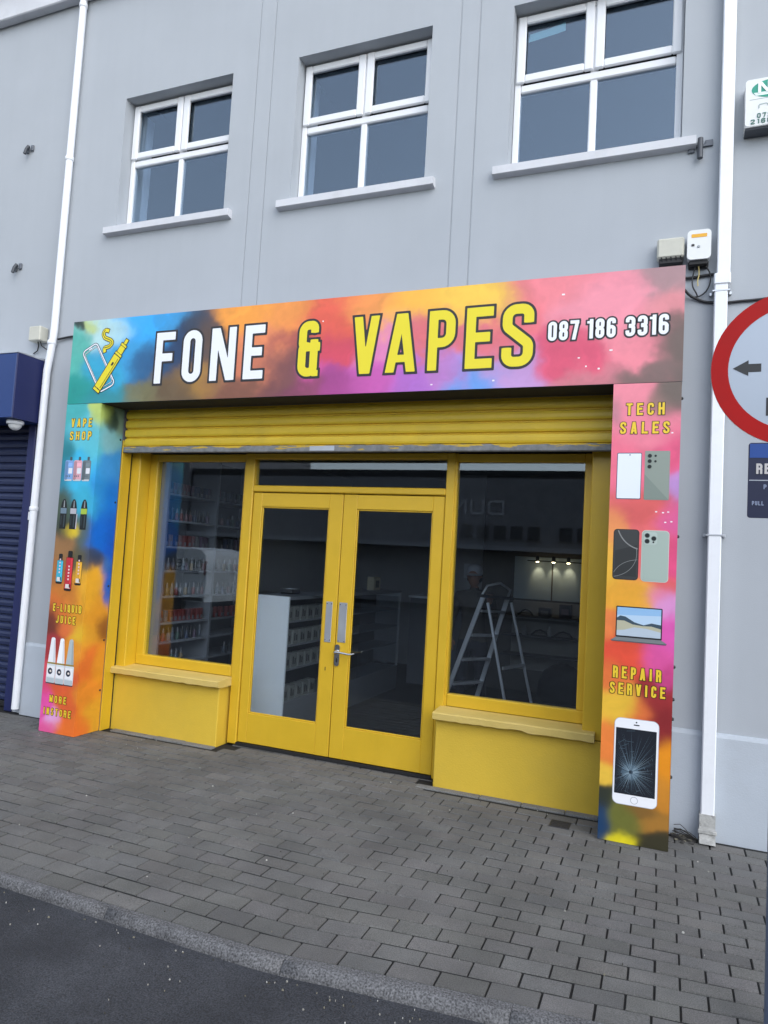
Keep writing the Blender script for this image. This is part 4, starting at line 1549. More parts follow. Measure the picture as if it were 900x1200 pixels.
p.poly(ell(4.862, .270, .019, .019, 20), (244, 245, 248), 3)
p.build("cracked_phone_picture", rp_)
for (sx, sz) in ((4.93, 2.05), (4.97, 2.045), (5.0, 2.05), (4.985, 1.985), (5.02, 1.99), (5.01, 2.55)):
    q = MB().use(paint(245, 232, 236))
    q.prism(rrect(sx, sx + .013, sz, sz + .008, .003), SY - .0008, SY - .0002)
    q.build("paint_speck", rp_)
for zz in (2.812, 1.912, 1.083, .880, .758, .40):
    q = MB().use(M['black'])
    q.lathe((5.064, -.20, zz), [(.011, 0), (.011, .008), (.006, .014)], 8, 'X')
    q.build("screw", rp_)

# ================================================================== BLUE NEIGHBOURING SHOP
nf = thing("blue_fascia", (-2.7, -.35, 2.78), "plain blue boxed shop fascia over the dark roller shutter at the far left", "shop fascia")
q = MB().use(M['blue'])
q.box(-4.75, -.715, -.352, -.002, 2.782, 3.40, .006)
q.build("fascia_board", nf)
q = MB().use(M['navy'])
q.box(-.7145, -.700, -.353, -.002, 2.780, 3.40, .003)
q.build("end_panel", nf)
q = MB().use(M['steel'])
q.prism_x([(-.356, 3.4015), (-.356, 3.409), (-.002, 3.424), (-.002, 3.4015)], -4.75, -.699)
q.build("lead_flashing", nf, recalc=True)
ns_ = thing("dark_roller_shutter", (-2.7, .1, 0), "closed dark slatted roller shutter in a navy frame at the far left", "roller shutter")
q = MB().use(M['slate_shutter'])
z = .06
while z < 2.78:
    prof = [(.120, z), (.098, z + .010), (.094, z + .038), (.100, z + .060), (.118, z + .070), (.120, z + .076)]
    for e in range(5):
        (ya, za), (yb, zb) = prof[e], prof[e + 1]
        q.face([(-4.55, ya, za), (-.87, ya, za), (-.87, yb, zb), (-4.55, yb, zb)])
    z += .076
q.build("slat_curtain", ns_)
for a, b in ((-.868, -.772), (-4.62, -4.552)):
    q = MB().use(M['navy'])
    q.box(a, b, -.018, .14, .0, 2.78, .006)
    q.build("side_frame", ns_)
q = MB().use(M['rubber'])
q.box(-4.55, -.87, .085, .13, .004, .058, .004)
q.build("bottom_rail", ns_)
dc = thing("security_camera", (-.815, -.2, 2.78), "white dome security camera hanging under the blue fascia", "camera")
q = MB().use(M['offwhite'])
q.lathe((-.815, -.22, 2.70), [(.02, -.012), (.040, .0), (.055, .018), (.062, .042)], 20)
q.build("dome", dc)
q = MB().use(M['white'])
q.lathe((-.815, -.22, 2.742), [(.074, 0), (.078, .010), (.078, .030), (.070, .037)], 20)
q.build("base_ring", dc)

# ================================================================== DOWNPIPES, BOXES, CABLES, BRACKETS
dp = thing("downpipe", (-.62, -.05, 0), "thin round white downpipe beside the blue fascia", "downpipe")
q = MB().use(M['pipe'])
q.tube([(-.600, -.055, 8.5), (-.605, -.055, 3.72), (-.612, -.055, 3.60), (-.652, -.055, 3.30), (-.655, -.055, 2.9), (-.668, -.06, .05)], .034, 14)
q.build("pipe", dp)
for z, x in ((7.02, -.600), (5.42, -.603), (3.56, -.62), (1.93, -.661)):
    q = MB().use(M['pipe'])
    q.lathe((x, -.056, z), [(.037, 0), (.041, .006), (.041, .035), (.037, .041)], 14)
    q.build("joint_collar", dp)
q = MB().use(M['white'])
q.box(-.745, -.69, -.045, -.003, 1.84, 1.92, .004)
q.build("bracket", dp)

dq = thing("downpipe", (5.29, -.05, 0), "wide square white downpipe running from the roof to the paving beside the pink column", "downpipe")
q = MB().use(M['pipe'])
q.box(5.262, 5.342, -.088, -.020, 3.66, 8.5, .006)
q.box(5.250, 5.330, -.086, -.022, .115, 3.62, .006)
q.build("pipe", dq)
q = MB().use(M['pipe'])
q.box(5.246, 5.346, -.094, -.018, 3.60, 3.675, .006)
q.build("joint_collar", dq)
for z in (3.552, 1.930):
    q = MB().use(M['steel'])
    q.box(5.236, 5.344, -.0885, -.010, z, z + .012, .002)
    q.box(5.222, 5.238, -.020, -.002, z - .004, z + .018, .002)
    q.box(5.342, 5.358, -.020, -.002, z - .004, z + .018, .002)
    q.build("strap", dq)
dirtm = mat("crusted_shoe", (.42, .42, .40), .8, var=.3, scale=14, bump=.6, bump_scale=50, dirt=(.10, .10, .09), dirt_amt=.9, dirt_scale=16)
q = MB().use(dirtm)
q.prism_x([(-.020, .0), (-.020, .175), (-.092, .175), (-.096, .10), (-.140, .035), (-.150, .012), (-.11, .0)], 5.244, 5.336)
q.box(5.236, 5.343, -.128, -.098, .066, .090, .004)
q.build("shoe", dq, recalc=True)

heap = MB()
dk = mat("gully_debris", (.045, .043, .04), .95, var=.5, scale=30)
heap.use(dk)
for k in range(60):
    cx, cy = random.gauss(5.165, .045), random.gauss(-.07, .035)
    if not (5.08 < cx < 5.235 and -.17 < cy < -.028): continue
    s = random.uniform(.006, .02)
    heap.use(dk if random.random() < .8 else lit[2])
    Mx = Matrix.Translation((cx, cy, s * .25)) @ Matrix.Rotation(random.uniform(0, 6), 4, 'Z') @ Matrix.Rotation(random.uniform(-.4, .4), 4, 'X')
    heap.box(-s, s, -s * .7, s * .7, -s * .4, s * .4, s * .25, xf=Mx)
heap.use(dk)
for k in range(16):
    x0, x1 = 5.085 + random.uniform(0, .02), 5.225 + random.uniform(-.03, .01)
    y0 = -.05 - random.uniform(0, .06)
    hh = random.uniform(.01, .085)
    heap.tube([(x0, y0, .01 + hh * .7), (x0 + (x1 - x0) * .35, y0 - random.uniform(0, .03), hh), (x0 + (x1 - x0) * .7, y0 - random.uniform(0, .03), hh * .7), (x1, y0, .012)], .0022, 5)
tag(heap.build("gully_debris"), "dark tangle of roots and grit at the foot of the square downpipe", "debris")

jb = thing("junction_box", (-.80, -.08, 3.6), "small cream junction box on the wall above the blue fascia", "junction box")
q = MB().use(M['cream'])
q.box(-.885, -.735, -.105, -.003, 3.600, 3.745, .008)
q.build("box", jb)
q = MB().use(M['cable'])
q.tube([(-.80, -.06, 3.60), (-.80, -.05, 3.56), (-.83, -.03, 3.52), (-.90, -.012, 3.50)], .006)
q.tube([(-.77, -.06, 3.60), (-.76, -.05, 3.56), (-.72, -.03, 3.53), (-.68, -.02, 3.52)], .006)
q.build("cable_tails", jb)
q = MB().use(M['cable'])
q.tube([(-.575, -.03, 3.618), (-.52, -.022, 3.628), (-.45, -.02, 3.636), (-.35, -.02, 3.64), (-.22, -.012, 3.642), (-.015, -.012, 3.640)], .011)
tag(q.build("black_cable"), "short black cable crossing the wall from the thin pipe to the sign", "cable")

cb = thing("cable_junction_box", (4.97, -.05, 3.8), "weathered cream box on the wall above the right end of the sign", "junction box")
q = MB().use(M['cream'])
q.box(4.885, 5.058, -.085, -.004, 3.815, 3.955, .012)
q.build("cover", cb)
q = MB().use(M['rubber'])
q.box(4.900, 5.050, -.070, -.004, 3.780, 3.816, .004)
for k in range(5): q.tube([(4.91 + .03 * k, -.075, 3.832), (4.918 + .03 * k, -.080, 3.812), (4.925 + .03 * k, -.06, 3.79)], .004, 6)
q.build("cable_entries", cb)
ab = thing("alarm_box", (5.145, -.05, 3.76), "white alarm box with an orange strip above the right end of the sign", "alarm box")
q = MB().use(M['offwhite'])
q.prism(rrect(5.075, 5.222, 3.782, 3.985, .028), -.092, -.03)
q.build("cover", ab, recalc=True)
q = MB().use(M['rubber'])
q.prism(rrect(5.085, 5.212, 3.745, 3.960, .015), -.0295, -.003)
q.box(5.088, 5.205, -.075, -.031, 3.752, 3.781, .004)
q.build("back_plate", ab)
q = MB().use(paint(228, 168, 40))
q.prism(rrect(5.100, 5.196, 3.932, 3.956, .003), -.0935, -.0925)
q.build("orange_strip", ab)
q = MB().use(M['black'])
q.prism(rrect(5.101, 5.120, 3.872, 3.888, .004), -.0945, -.0925)
q.use(paint(160, 165, 168))
q.lathe((5.146, -.0925, 3.868), [(.010, 0), (.010, .002), (.006, .003)], 10, 'Y')
q.build("lock_and_badge", ab)
for pts, r, lb in (
        ([(5.062, -.02, 3.686), (5.12, -.014, 3.688), (5.20, -.014, 3.696), (5.246, -.014, 3.698)], .010, "straight black cable stub between the sign and the square downpipe"),
        ([(5.066, -.05, 3.595), (5.10, -.03, 3.560), (5.14, -.016, 3.538), (5.19, -.012, 3.515), (5.25, -.012, 3.503), (5.34, -.012, 3.497), (5.42, -.012, 3.500), (5.52, -.012, 3.502), (5.9, -.012, 3.52), (7.0, -.012, 3.54)], .009, "black cable sagging from the sign behind the square downpipe to the right"),
        ([(5.13, -.04, 3.75), (5.115, -.03, 3.68), (5.118, -.03, 3.62), (5.14, -.025, 3.575), (5.15, -.02, 3.55)], .005, "thin black lead dropping from the left of the alarm box"),
        ([(5.195, -.04, 3.75), (5.222, -.03, 3.70), (5.225, -.03, 3.64), (5.205, -.028, 3.585), (5.17, -.022, 3.555), (5.13, -.018, 3.548)], .005, "thin black lead looping down from the right of the alarm box"),
        ([(5.15, -.05, 3.75), (5.155, -.03, 3.70), (5.148, -.028, 3.66), (5.15, -.028, 3.62)], .004, None)):
    q = MB().use(M['cable'] if lb else paint(205, 185, 120))
    fine = []
    for a_, b_, c_, d_ in zip([pts[0]] + pts[:-2], pts[:-1], pts[1:], pts[2:] + [pts[-1]]):
        for k in range(4):
            t = k / 4
            fine.append(tuple(.5 * (2 * b_[i] + (c_[i] - a_[i]) * t + (2 * a_[i] - 5 * b_[i] + 4 * c_[i] - d_[i]) * t * t + (3 * b_[i] - a_[i] - 3 * c_[i] + d_[i]) * t ** 3) for i in range(3)))
    fine.append(pts[-1])
    q.tube(fine, r, 7)
    tag(q.build("wall_cable"), lb or "short yellowish lead hanging under the white alarm box", "cable")

na = thing("alarm_bell_box", (5.56, -.05, 4.6), "white and green alarm bell box with a phone number high on the right wall", "alarm box")
q = MB().use(M['offwhite'])
q.prism(rrect(5.405, 5.725, 4.645, 4.965, .02), -.108, -.003)
q.prism_x([(-.110, 4.640), (-.106, 4.644), (-.004, 4.644), (-.004, 4.637), (-.108, 4.637)], 5.405, 5.725)
q.build("cover", na, recalc=True)
q = MB().use(paint(70, 74, 82))
q.prism_x([(-.100, 4.636), (-.004, 4.633), (-.004, 4.621), (-.096, 4.625)], 5.408, 5.722)
q.build("under_grille", na, recalc=True)
q = MB()
y_ = -.1085
q.use(paint(30, 150, 125))
q.face([(x, y_ - .0005, z) for x, z in ell(5.565, 4.888, .125, .062, 32)])
q.use(paint(225, 240, 236))
q.face([(x, y_ - .0012, z) for x, z in [(5.452, 4.868), (5.468, 4.846), (5.662, 4.846), (5.678, 4.868)]])
letters(q, [('N', 5.478, 5.552), ('A', 5.566, 5.650)], 4.862, 4.936, y_ - .0030, paint(238, 245, 243), None, .002, 40, t=.24)
q.build("emblem", na)
q = MB()
q.use(paint(160, 175, 172))
g1, g2 = np.linspace(5.46, 5.68, 90), np.linspace(4.74, 4.80, 30)
XX, ZZ = np.meshgrid(g1, g2)
sheet_from_field(q, np.minimum(sd_path(XX, ZZ, [(5.485, 4.757, .0), (5.485, 4.783, .01), (5.53, 4.787, .01), (5.545, 4.765)], .007), sd_path(XX, ZZ, [(5.575, 4.76), (5.59, 4.785, .01), (5.63, 4.775, .01), (5.64, 4.757)], .007)), g1, g2, y_ - .001, 0)
q.box(5.43, 5.70, y_ - .0005, y_ + .001, 4.8225, 4.8255)
letters(q, spread("072", 5.475, 5.560, .4), 4.692, 4.724, y_ - .0008, paint(60, 105, 95), None, .002, 26, t=.22)
letters(q, spread("2168", 5.438, 5.560, .4), 4.654, 4.686, y_ - .0008, paint(60, 105, 95), None, .002, 26, t=.22)
q.build("phone_number_lettering", na)

wb = None
for (x, z, lb) in ((-1.212, 5.65, "upper small grey metal bracket on the wall left of the thin pipe"), (-1.226, 4.40, "lower small grey metal bracket on the wall left of the thin pipe"), (5.135, 4.615, "small grey metal bracket at the right end of a window sill")):
    if wb is None or x > 0:
        wb = thing("wall_bracket", (x, -.02, z), lb, "bracket", "metal brackets fixed to the upper wall")
        zz = paint(95, 100, 108)
        q = MB().use(zz)
        if x < 0:
            q.box(x - .05, x - .012, -.02, -.002, z - .02, z + .045, .004)
            q.box(x + .012, x + .05, -.02, -.002, z - .005, z + .055, .004)
            q.build("plate", wb)
            q = MB().use(paint(60, 64, 70))
            q.tube([(x, -.03, z + .04), (x - .005, -.05, z), (x - .012, -.06, z - .055)], .016, 10)
            q.build("peg", wb)
        else:
            q.box(x - .072, x + .085, -.016, -.002, z - .008, z + .012, .003)
            q.box(x - .072, x - .030, -.014, -.002, z - .040, z + .010, .003)
            q.box(x + .035, x + .085, -.014, -.002, z - .002, z + .038, .003)
            q.build("plate", wb)
            q = MB().use(paint(70, 74, 80))
            q.tube([(x + .005, -.03, z + .045), (x + .005, -.036, z - .10)], .018, 12)
            q.build("peg", wb)
    else:
        c = copy_tree(wb, (x, -.02, z))
        c["label"] = lb

# ================================================================== ROUND TRAFFIC SIGN ON ITS POST (right edge)
ts = thing("traffic_sign", (5.418, -2.06, 0), "round red-ringed traffic sign with a black arrow on a grey post at the right edge", "traffic sign")
q = MB().use(mat("painted_post", lin(88, 100, 122), .5, var=.06, scale=6))
q.tube([(5.418, -2.055, -.05), (5.418, -2.055, 2.80)], .038, 20)
q.build("post", ts)
cx, cz, R0 = 5.446, 2.474, .302
face_m = mat("retroreflective_white", lin(160, 168, 178), .32, metal=.35, var=.03, scale=4)
red_m = mat("retroreflective_red", lin(165, 14, 12), .5, var=.08, scale=9, spec=.2)
def annulus(mb, r0, r1, y, n=64):
    for k in range(n):
        a, b = 2 * math.pi * k / n, 2 * math.pi * (k + 1) / n
        if r0 > 0:
            mb.face([(cx + r0 * math.cos(a), y, cz + r0 * math.sin(a)), (cx + r1 * math.cos(a), y, cz + r1 * math.sin(a)), (cx + r1 * math.cos(b), y, cz + r1 * math.sin(b)), (cx + r0 * math.cos(b), y, cz + r0 * math.sin(b))])
q = MB().use(M['steel'])
q.lathe((cx, -2.0975, cz), [(R0, -.003), (R0, .004)], 64, 'Y')
plate = q.build("disc", ts)
q = MB().use(face_m)
q.face([(cx + .25 * math.cos(2 * math.pi * k / 64), -2.1025, cz + .25 * math.sin(2 * math.pi * k / 64)) for k in range(64)])
q.build("white_face", plate)
q = MB().use(red_m)
annulus(q, .241, R0, -2.1035)
q.build("red_ring", plate)
q = MB().use(M['black'])
q.face([(x, -2.1035, z) for x, z in [(x_ + .014, z_) for x_, z_ in ((5.207, 2.478), (5.262, 2.447), (5.262, 2.462), (5.306, 2.462), (5.306, 2.494), (5.262, 2.494), (5.262, 2.509))]])
q.build("arrow", plate)
q = MB().use(M['black'])
q.face([(x, -2.1035, z) for x, z in [(5.339, 2.290), (5.374, 2.290), (5.374, 2.360), (5.339, 2.360)]])
q.build("dark_bar", plate)
for z in (2.60, 2.34):
    q = MB().use(M['steel'])
    q.box(5.37, 5.466, -2.092, -2.012, z, z + .03, .003)
    q.build("clamp", ts)
q = MB().use(paint(16, 24, 56))
q.prism(rrect(5.283, 5.553, 1.898, 2.186, .01), -2.104, -2.098)
ip = q.build("info_plate", ts)
q = MB().use(paint(18, 66, 140))
q.face([(x, -2.1052, z) for x, z in [(5.287, 2.128), (5.549, 2.128), (5.549, 2.182), (5.287, 2.182)]])
q.use(paint(170, 176, 186))
q.face([(x, -2.1052, z) for x, z in [(5.287, 2.040), (5.549, 2.040), (5.549, 2.0435), (5.287, 2.0435)]])
letters(q, [('R', 5.310, 5.331), ('E', 5.338, 5.357)], 2.066, 2.106, -2.1052, paint(190, 186, 184), None, .002, 34, t=.2)
letters(q, spread("P", 5.336, 5.346, .3), 2.008, 2.026, -2.1052, paint(130, 140, 165), None, .001, 24, t=.2)
letters(q, spread("PULL", 5.298, 5.338, .35), 1.946, 1.962, -2.1052, paint(130, 140, 165), None, .001, 24, t=.2)
q.build("plate_lettering", ip)
q = MB().use(M['steel'])
q.box(5.37, 5.466, -2.097, -2.012, 2.02, 2.05, .003)
q.build("clamp", ts)

# ================================================================== SHOP INTERIOR
# wall shelving along the left wall (runs away from the street), two bays
SHX = .66
shelf_z = [.30, .55, .76, .94, 1.19, 1.43, 1.66, 1.91, 2.16]
bays = []
for bi, (y0, y1, lb) in enumerate(((.27, 1.02, "tall white shelving bay of vape bottles beside the left window"), (1.06, 1.98, "second tall white shelving bay further inside the shop behind the left window"))):
    sh = thing("shelving_bay", (.40, y0, 0), lb, "shelving", "shelving bays along the left shop wall")
    q = MB().use(M['shelfwhite'])
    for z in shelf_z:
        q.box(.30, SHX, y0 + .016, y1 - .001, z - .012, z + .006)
    for k, (a, b) in enumerate(((y0, y0 + .015),)):
        pass
    sv = MB().use(M['shelfwhite'])
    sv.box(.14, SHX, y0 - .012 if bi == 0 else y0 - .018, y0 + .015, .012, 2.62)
    sv.build("side_panel", sh)
    bk = MB().use(mat("shelf_back", (.07, .075, .085), .8))
    bk.box(.27, .299, y0 + .016, y1 + .02, .012, 2.62)
    bk.build("back_panel", sh)
    for z in shelf_z:
        q = MB().use(M['shelfwhite'])
        q.box(.30, SHX, y0 + .016, y1 - .001, z - .012, z + .006)
        q.build("shelf", sh)
    bays.append((y0, y1, sh))
q = MB().use(mat("grey_blind_panel", (.80, .84, .88), .6))
q.box(.500, .588, .262, .275, .50, 2.62)
tag(q.build("side_panel"), "narrow pale grey upright panel just inside the left edge of the left window", "panel")

cols_ = [(58, 74, 108), (138, 62, 62), (128, 128, 134), (62, 96, 88), (108, 90, 116), (140, 118, 80), (36, 38, 44), (92, 108, 126), (136, 96, 104)]
protos = {}
cnt = 0
for bi, (y0, y1, sh) in enumerate(bays):
    n = 10 if bi == 0 else 9
    for zi, z in enumerate(shelf_z):
        if zi == 0: continue
        for k in range(n):
            if bi == 1 and zi == 2: continue
            if zi == 1 and k not in (3, 4, 5): continue
            c = random.randrange(len(cols_)) if zi not in (3,) else random.choice([1, 1, 8, 2, 7])
            kind = 'box' if zi in (3, 6, 8) else 'bottle'
            y = y0 + .07 + (y1 - y0 - .13) * k / (n - 1) + random.uniform(-.006, .006)
            loc = (SHX - .05 - random.uniform(0, .012), y, z + .0065)
            key = (c, kind)
            if key not in protos:
                nm = "vape_box" if kind == 'box' else "vape_bottle"
                t = thing(nm, loc, "x", "box" if kind == 'box' else "bottle", "small products lined up on the left wall shelves")
                q = MB().use(paint(*(int(v * .72) for v in cols_[c])))
                x, yy, zz = loc
                if kind == 'box':
                    q.box(x - .02, x + .02, yy - .022, yy + .022, zz, zz + .11, .003)
                    q.use(paint(96, 98, 104))
                    q.box(x + .0195, x + .021, yy - .016, yy + .016, zz + .01, zz + .045)
                    q.build("carton", t)
                else:
                    q.lathe((x, yy, zz), [(.017, 0), (.019, .004), (.019, .065), (.010, .075)], 10)
                    q.build("bottle_body", t)
                    q = MB().use(paint(100, 102, 108) if c % 2 else M['black'])
                    q.lathe((x, yy, zz + .075), [(.011, 0), (.010, .022), (.005, .045)], 10)
                    q.build("cap", t)
                protos[key] = t
            else:
                t = copy_tree(protos[key], loc)
            names = ["blue", "red", "light grey", "green", "mauve", "amber", "black", "pale blue", "pink"]
            where = "first" if bi == 0 else "second"
            t["label"] = "small %s vape %s in the %s shelving bay behind the left window" % (names[c], "carton" if kind == 'box' else "bottle", where)
            t["group"] = "small %s vape %ss in the %s shelving bay" % (names[c], "carton" if kind == 'box' else "bottle", where)

# long counter running away from the doors, display shelves on its right side
CX, CY0, CY1, CZ = 1.80, .62, 3.58, 1.235
ct = thing("shop_counter", (1.3, CY0, 0), "long white shop counter with display shelves seen through the double doors", "counter")
q = MB().use(M['inwhite'])
q.box(1.42, CX + .015, CY0, CY0 + .022, .012, CZ + .03)
q.build("end_panel", ct)
q = MB().use(M['shelfwhite'])
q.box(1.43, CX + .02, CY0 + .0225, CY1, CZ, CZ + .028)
q.build("worktop", ct)
q = MB().use(M['shelfwhite'])
q.box(1.45, CX + .01, CY0 + .0225, CY1, .012, .30)
q.build("base", ct)
q = MB().use(M['dark'])
q.box(1.45, 1.47, CY0 + .0225, CY1, .301, CZ - .001)
q.build("back_panel", ct)
q = MB().use(M['alu'])
q.box(CX - .01, CX + .015, CY1 - .02, CY1 + .002, .30, CZ - .001)
q.build("end_post", ct)
for z in (.58, .80, 1.02):
    q = MB().use(M['shelfwhite'])
    q.box(1.471, CX - .005, CY0 + .0225, CY1 - .025, z, z + .015)
    q.build("shelf", ct)
q = MB().use(M['glass'])
q.box(CX + .001, CX + .006, 2.3, CY1 - .022, .302, CZ - .002)
q.build("display_glass", ct)
cp = None
for z, n in ((.596, 7), (.816, 7), (.302, 5), (1.036, 6)):
    for k in range(n):
        y = CY0 + .10 + k * .135
        loc = (CX - .06, y, z)
        if cp is None:
            cp = thing("display_carton", loc, "pale carton with dark lettering on the shelves in the side of the counter", "box", "cartons in the counter display")
            q = MB().use(paint(112, 116, 114))
            q.box(loc[0] - .04, loc[0] + .04, y - .055, y + .055, z, z + .13, .003)
            q.use(M['black'])
            q.box(loc[0] + .0395, loc[0] + .0415, y - .03, y - .008, z + .03, z + .10)
            q.box(loc[0] + .0395, loc[0] + .0415, y + .006, y + .028, z + .03, z + .085)
            q.build("carton", cp)
        else:
            copy_tree(cp, loc)
# things on the counter
t = thing("counter_box", (1.62, 3.15, CZ + .028), "small cream box standing on the far end of the shop counter", "box")
q = MB().use(paint(190, 182, 150))
q.box(1.55, 1.65, 3.05, 3.25, CZ + .0285, CZ + .19, .004)
q.use(paint(70, 80, 60))
q.box(1.6498, 1.652, 3.09, 3.20, CZ + .06, CZ + .15)
q.build("carton", t)
t = thing("card_terminal", (1.55, 1.1, CZ + .028), "small dark payment terminal lying on the near end of the counter", "terminal")
q = MB().use(M['black'])
q.box(1.48, 1.62, 1.02, 1.20, CZ + .0285, CZ + .075, .012)
q.build("body", t)
q = MB().use(paint(200, 205, 210))
q.box(1.50, 1.60, 1.10, 1.185, CZ + .0752, CZ + .078)
q.build("screen", t)
# second counter across the back
bc = thing("back_counter", (1.95, 4.2, 0), "dark low counter with a pale top across the back of the shop", "counter")
q = MB().use(mat("grey_front", (.12, .13, .15), .6))
q.box(1.80, 2.62, 4.0, 4.5, .012, 1.16)
q.build("front", bc)
q = MB().use(M['inwhite'])
q.box(1.78, 2.64, 3.97, 4.52, 1.161, 1.19, .003)
q.build("worktop", bc)

# right back wall: white wall boards under a lit track, shelves with stock
BY = 4.48
wbd = thing("wall_board", (3.4, BY, 1.2), "left white display board under the lit spotlight track on the back wall", "board", "white boards on the back wall")
q = MB().use(mat("blue_grey_board", (.40, .50, .56), .4))
q.box(3.105, 3.600, BY - .02, BY, 1.235, 1.80, .003)
q.build("panel", wbd)
c = copy_tree(wbd, (3.4 + .515, BY, 1.2))
c["label"] = "right white display board under the lit spotlight track on the back wall"
q = MB().use(mat("back_wall_panel", (.10, .095, .085), .8, var=.1))
q.box(2.66, 4.90, BY + .002, BY + .03, .012, 2.9)
tag(q.build("partition_wall"), "dull brown partition wall across the back right of the shop", "wall")
tr = thing("spotlight_track", (3.6, BY - .15, 1.74), "black spotlight track with three warm lit lamps over the white boards", "light track")
q = MB().use(M['black'])
q.box(3.30, 4.10, BY - .165, BY - .14, 1.742, 1.756)
q.build("track", tr)
for lx in (3.43, 3.64, 3.83):
    q = MB().use(M['black'])
    q.lathe((lx, BY - .152, 1.757), [(.020, 0), (.024, .005), (.024, .05), (.012, .06)], 12)
    hd = q.build("lamp_head", tr)
    q = MB().use(emit("warm_lamp", (1.0, .78, .45), 9))
    q.lathe((lx, BY - .152, 1.731), [(.016, 0), (.018, .004), (.018, .010)], 12)
    q.build("lamp_lens", hd)
    ld = bpy.data.lights.new("track_lamp_light", 'SPOT')
    ld.energy = .7
    ld.color = (1.0, .76, .45)
    ld.spot_size = math.radians(62)
    ld.spot_blend = .8
    ld.shadow_soft_size = .02
    lo = bpy.data.objects.new("track_lamp_light", ld)
    col.objects.link(lo)
    lo.location = (lx, BY - .13, 1.728)
    lo.rotation_euler = (math.radians(32), 0, 0)
rs_ = thing("wall_shelves", (3.6, BY - .1, .5), "three dark shelves of stock on the partition wall below the white boards", "shelves")
for z in (1.00, .75, .50):
    q = MB().use(mat("dark_shelf", (.05, .05, .055), .6))
    q.box(3.02, 4.6, BY - .28, BY - .001, z, z + .022)
    q.build("shelf", rs_)
q = MB().use(mat("shelf_backing", (.30, .29, .26), .85, var=.06))
q.box(3.10, 4.6, BY - .018, BY - .0015, .30, 1.21)
q.build("backing", rs_)
for (x, z, wd, ht, c, lb, nm, ct_) in ((3.56, 1.022, .16, .12, (70, 62, 58), "dark brown carton on the top dark shelf under the left board", "carton", "box"), (3.82, 1.022, .15, .18, (62, 40, 40), "taller maroon carton on the top dark shelf under the right board", "carton", "box"),
                                 (3.30, .772, .07, .12, (150, 150, 150), "pale grey bottle on the middle dark shelf", "bottle", "bottle"), (3.62, .772, .05, .13, (205, 205, 205), "white bottle standing alone mid-shelf under the boards", "bottle", "bottle")):
    q = MB().use(paint(*c))
    if nm == 'carton':
        q.box(x - wd / 2, x + wd / 2, BY - .22, BY - .08, z + .0005, z + ht, .004)
        q.use(paint(*(min(255, int(v * 1.7)) for v in c)))
        q.box(x - wd * .3, x + wd * .3, BY - .2215, BY - .2195, z + ht * .3, z + ht * .7)
    else:
        q.lathe((x, BY - .15, z + .0005), [(wd * .48, 0), (wd * .5, .006), (wd * .5, ht * .65), (wd * .22, ht * .75), (wd * .22, ht)], 14)
    tag(q.build(nm), lb, ct_)
for (x, z, lb, s) in ((3.30, 1.03, "loop of dark cable lying on the top dark shelf", .10), (3.50, .78, "dark tangled cable on the middle dark shelf left of the white bottle", .11), (3.80, .78, "dark headset shape on the middle dark shelf right of the white bottle", .12)):
    q = MB().use(M['black'])
    q.tube([(x - s, BY - .15, z), (x - s * .5, BY - .14, z + .05), (x, BY - .13, z + .07), (x + s * .6, BY - .15, z + .05), (x + s, BY - .16, z)], .012, 8)
    tag(q.build("cable_loop"), lb, "cable")
t = thing("stock_bag", (3.85, BY - .35, .012), "dark slumped stock bag on the floor under the dark shelves", "bag")
q = MB().use(mat("bag_cloth", (.018, .019, .028), .9, bump=.5, bump_scale=18))
q.smooth = True
q.lathe((3.85, BY - .42, .012), [(.26, 0), (.32, .08), (.30, .24), (.24, .36), (.12, .44), (.04, .47)], 16)
q.build("bag_body", t)
q = MB().use(paint(190, 195, 205, .7))
q.box(2.40, 2.58, BY - .012, BY - .001, 1.46, 1.66)
nt = q.build("paper_notice")
tag(nt, "pale paper notice on the dark back wall beyond the person in the cap", "notice")
q = MB().use(M['inwall'])
q.box(2.2, 2.655, BY + .002, BY + .03, .012, 2.9)
tag(q.build("partition_wall"), "grey stub wall behind the paper notice at the back of the shop", "wall")

# aluminium stepladder behind the right window
sl = thing("stepladder", (3.35, 1.8, .012), "aluminium stepladder standing open behind the right window", "stepladder")
NA, FA = Vector((2.935, 1.60, .012)), Vector((3.19, 1.98, .012))
NT, FT = Vector((3.385, 1.60, 1.36)), Vector((3.545, 1.95, 1.34))
for a, b in ((NA, NT), (FA, FT)):
    q = MB().use(M['alu'])
    q.bar(a, b, .020, .044, (1, 0, .3))
    q.build("front_rail", sl)
for a, b in ((Vector((3.74, 1.52, .012)), Vector((3.43, 1.60, 1.30))), (Vector((3.90, 1.98, .012)), Vector((3.585, 1.95, 1.30)))):
    q = MB().use(M['alu'])
    q.bar(a, b, .018, .026, (1, 0, .3))
    q.build("rear_leg", sl)
for k in range(1, 6):
    t = k / 5.6
    a, b = NA.lerp(NT, t), FA.lerp(FT, t)
    q = MB().use(M['alu'])
    d = (b - a).normalized()
    n = Vector((-d.y, d.x, 0)).normalized()
    q.bar(a + d * .012, b - d * .012, .085, .024)
    q.build("tread", sl)
q = MB().use(M['black'])
a, b = NT.lerp(FT, -.05), NT.lerp(FT, 1.05)
q.bar(a, b, .14, .03)
q.build("top_platform", sl)
q = MB().use(M['alu'])
q.bar(Vector((3.72, 1.53, .30)), Vector((3.86, 1.97, .30)), .02, .03)
q.bar(Vector((3.61, 1.56, .70)), Vector((3.74, 1.96, .70)), .02, .03)
q.build("rear_brace", sl)
q = MB().use(M['alu'])
q.tube([NT + Vector((-.02, 0, 0)), NT + Vector((.03, .01, .10)), NT.lerp(FT, .5) + Vector((.04, 0, .14)), FT + Vector((.03, -.01, .08)), FT], .012, 8)
q.build("hand_hoop", sl)

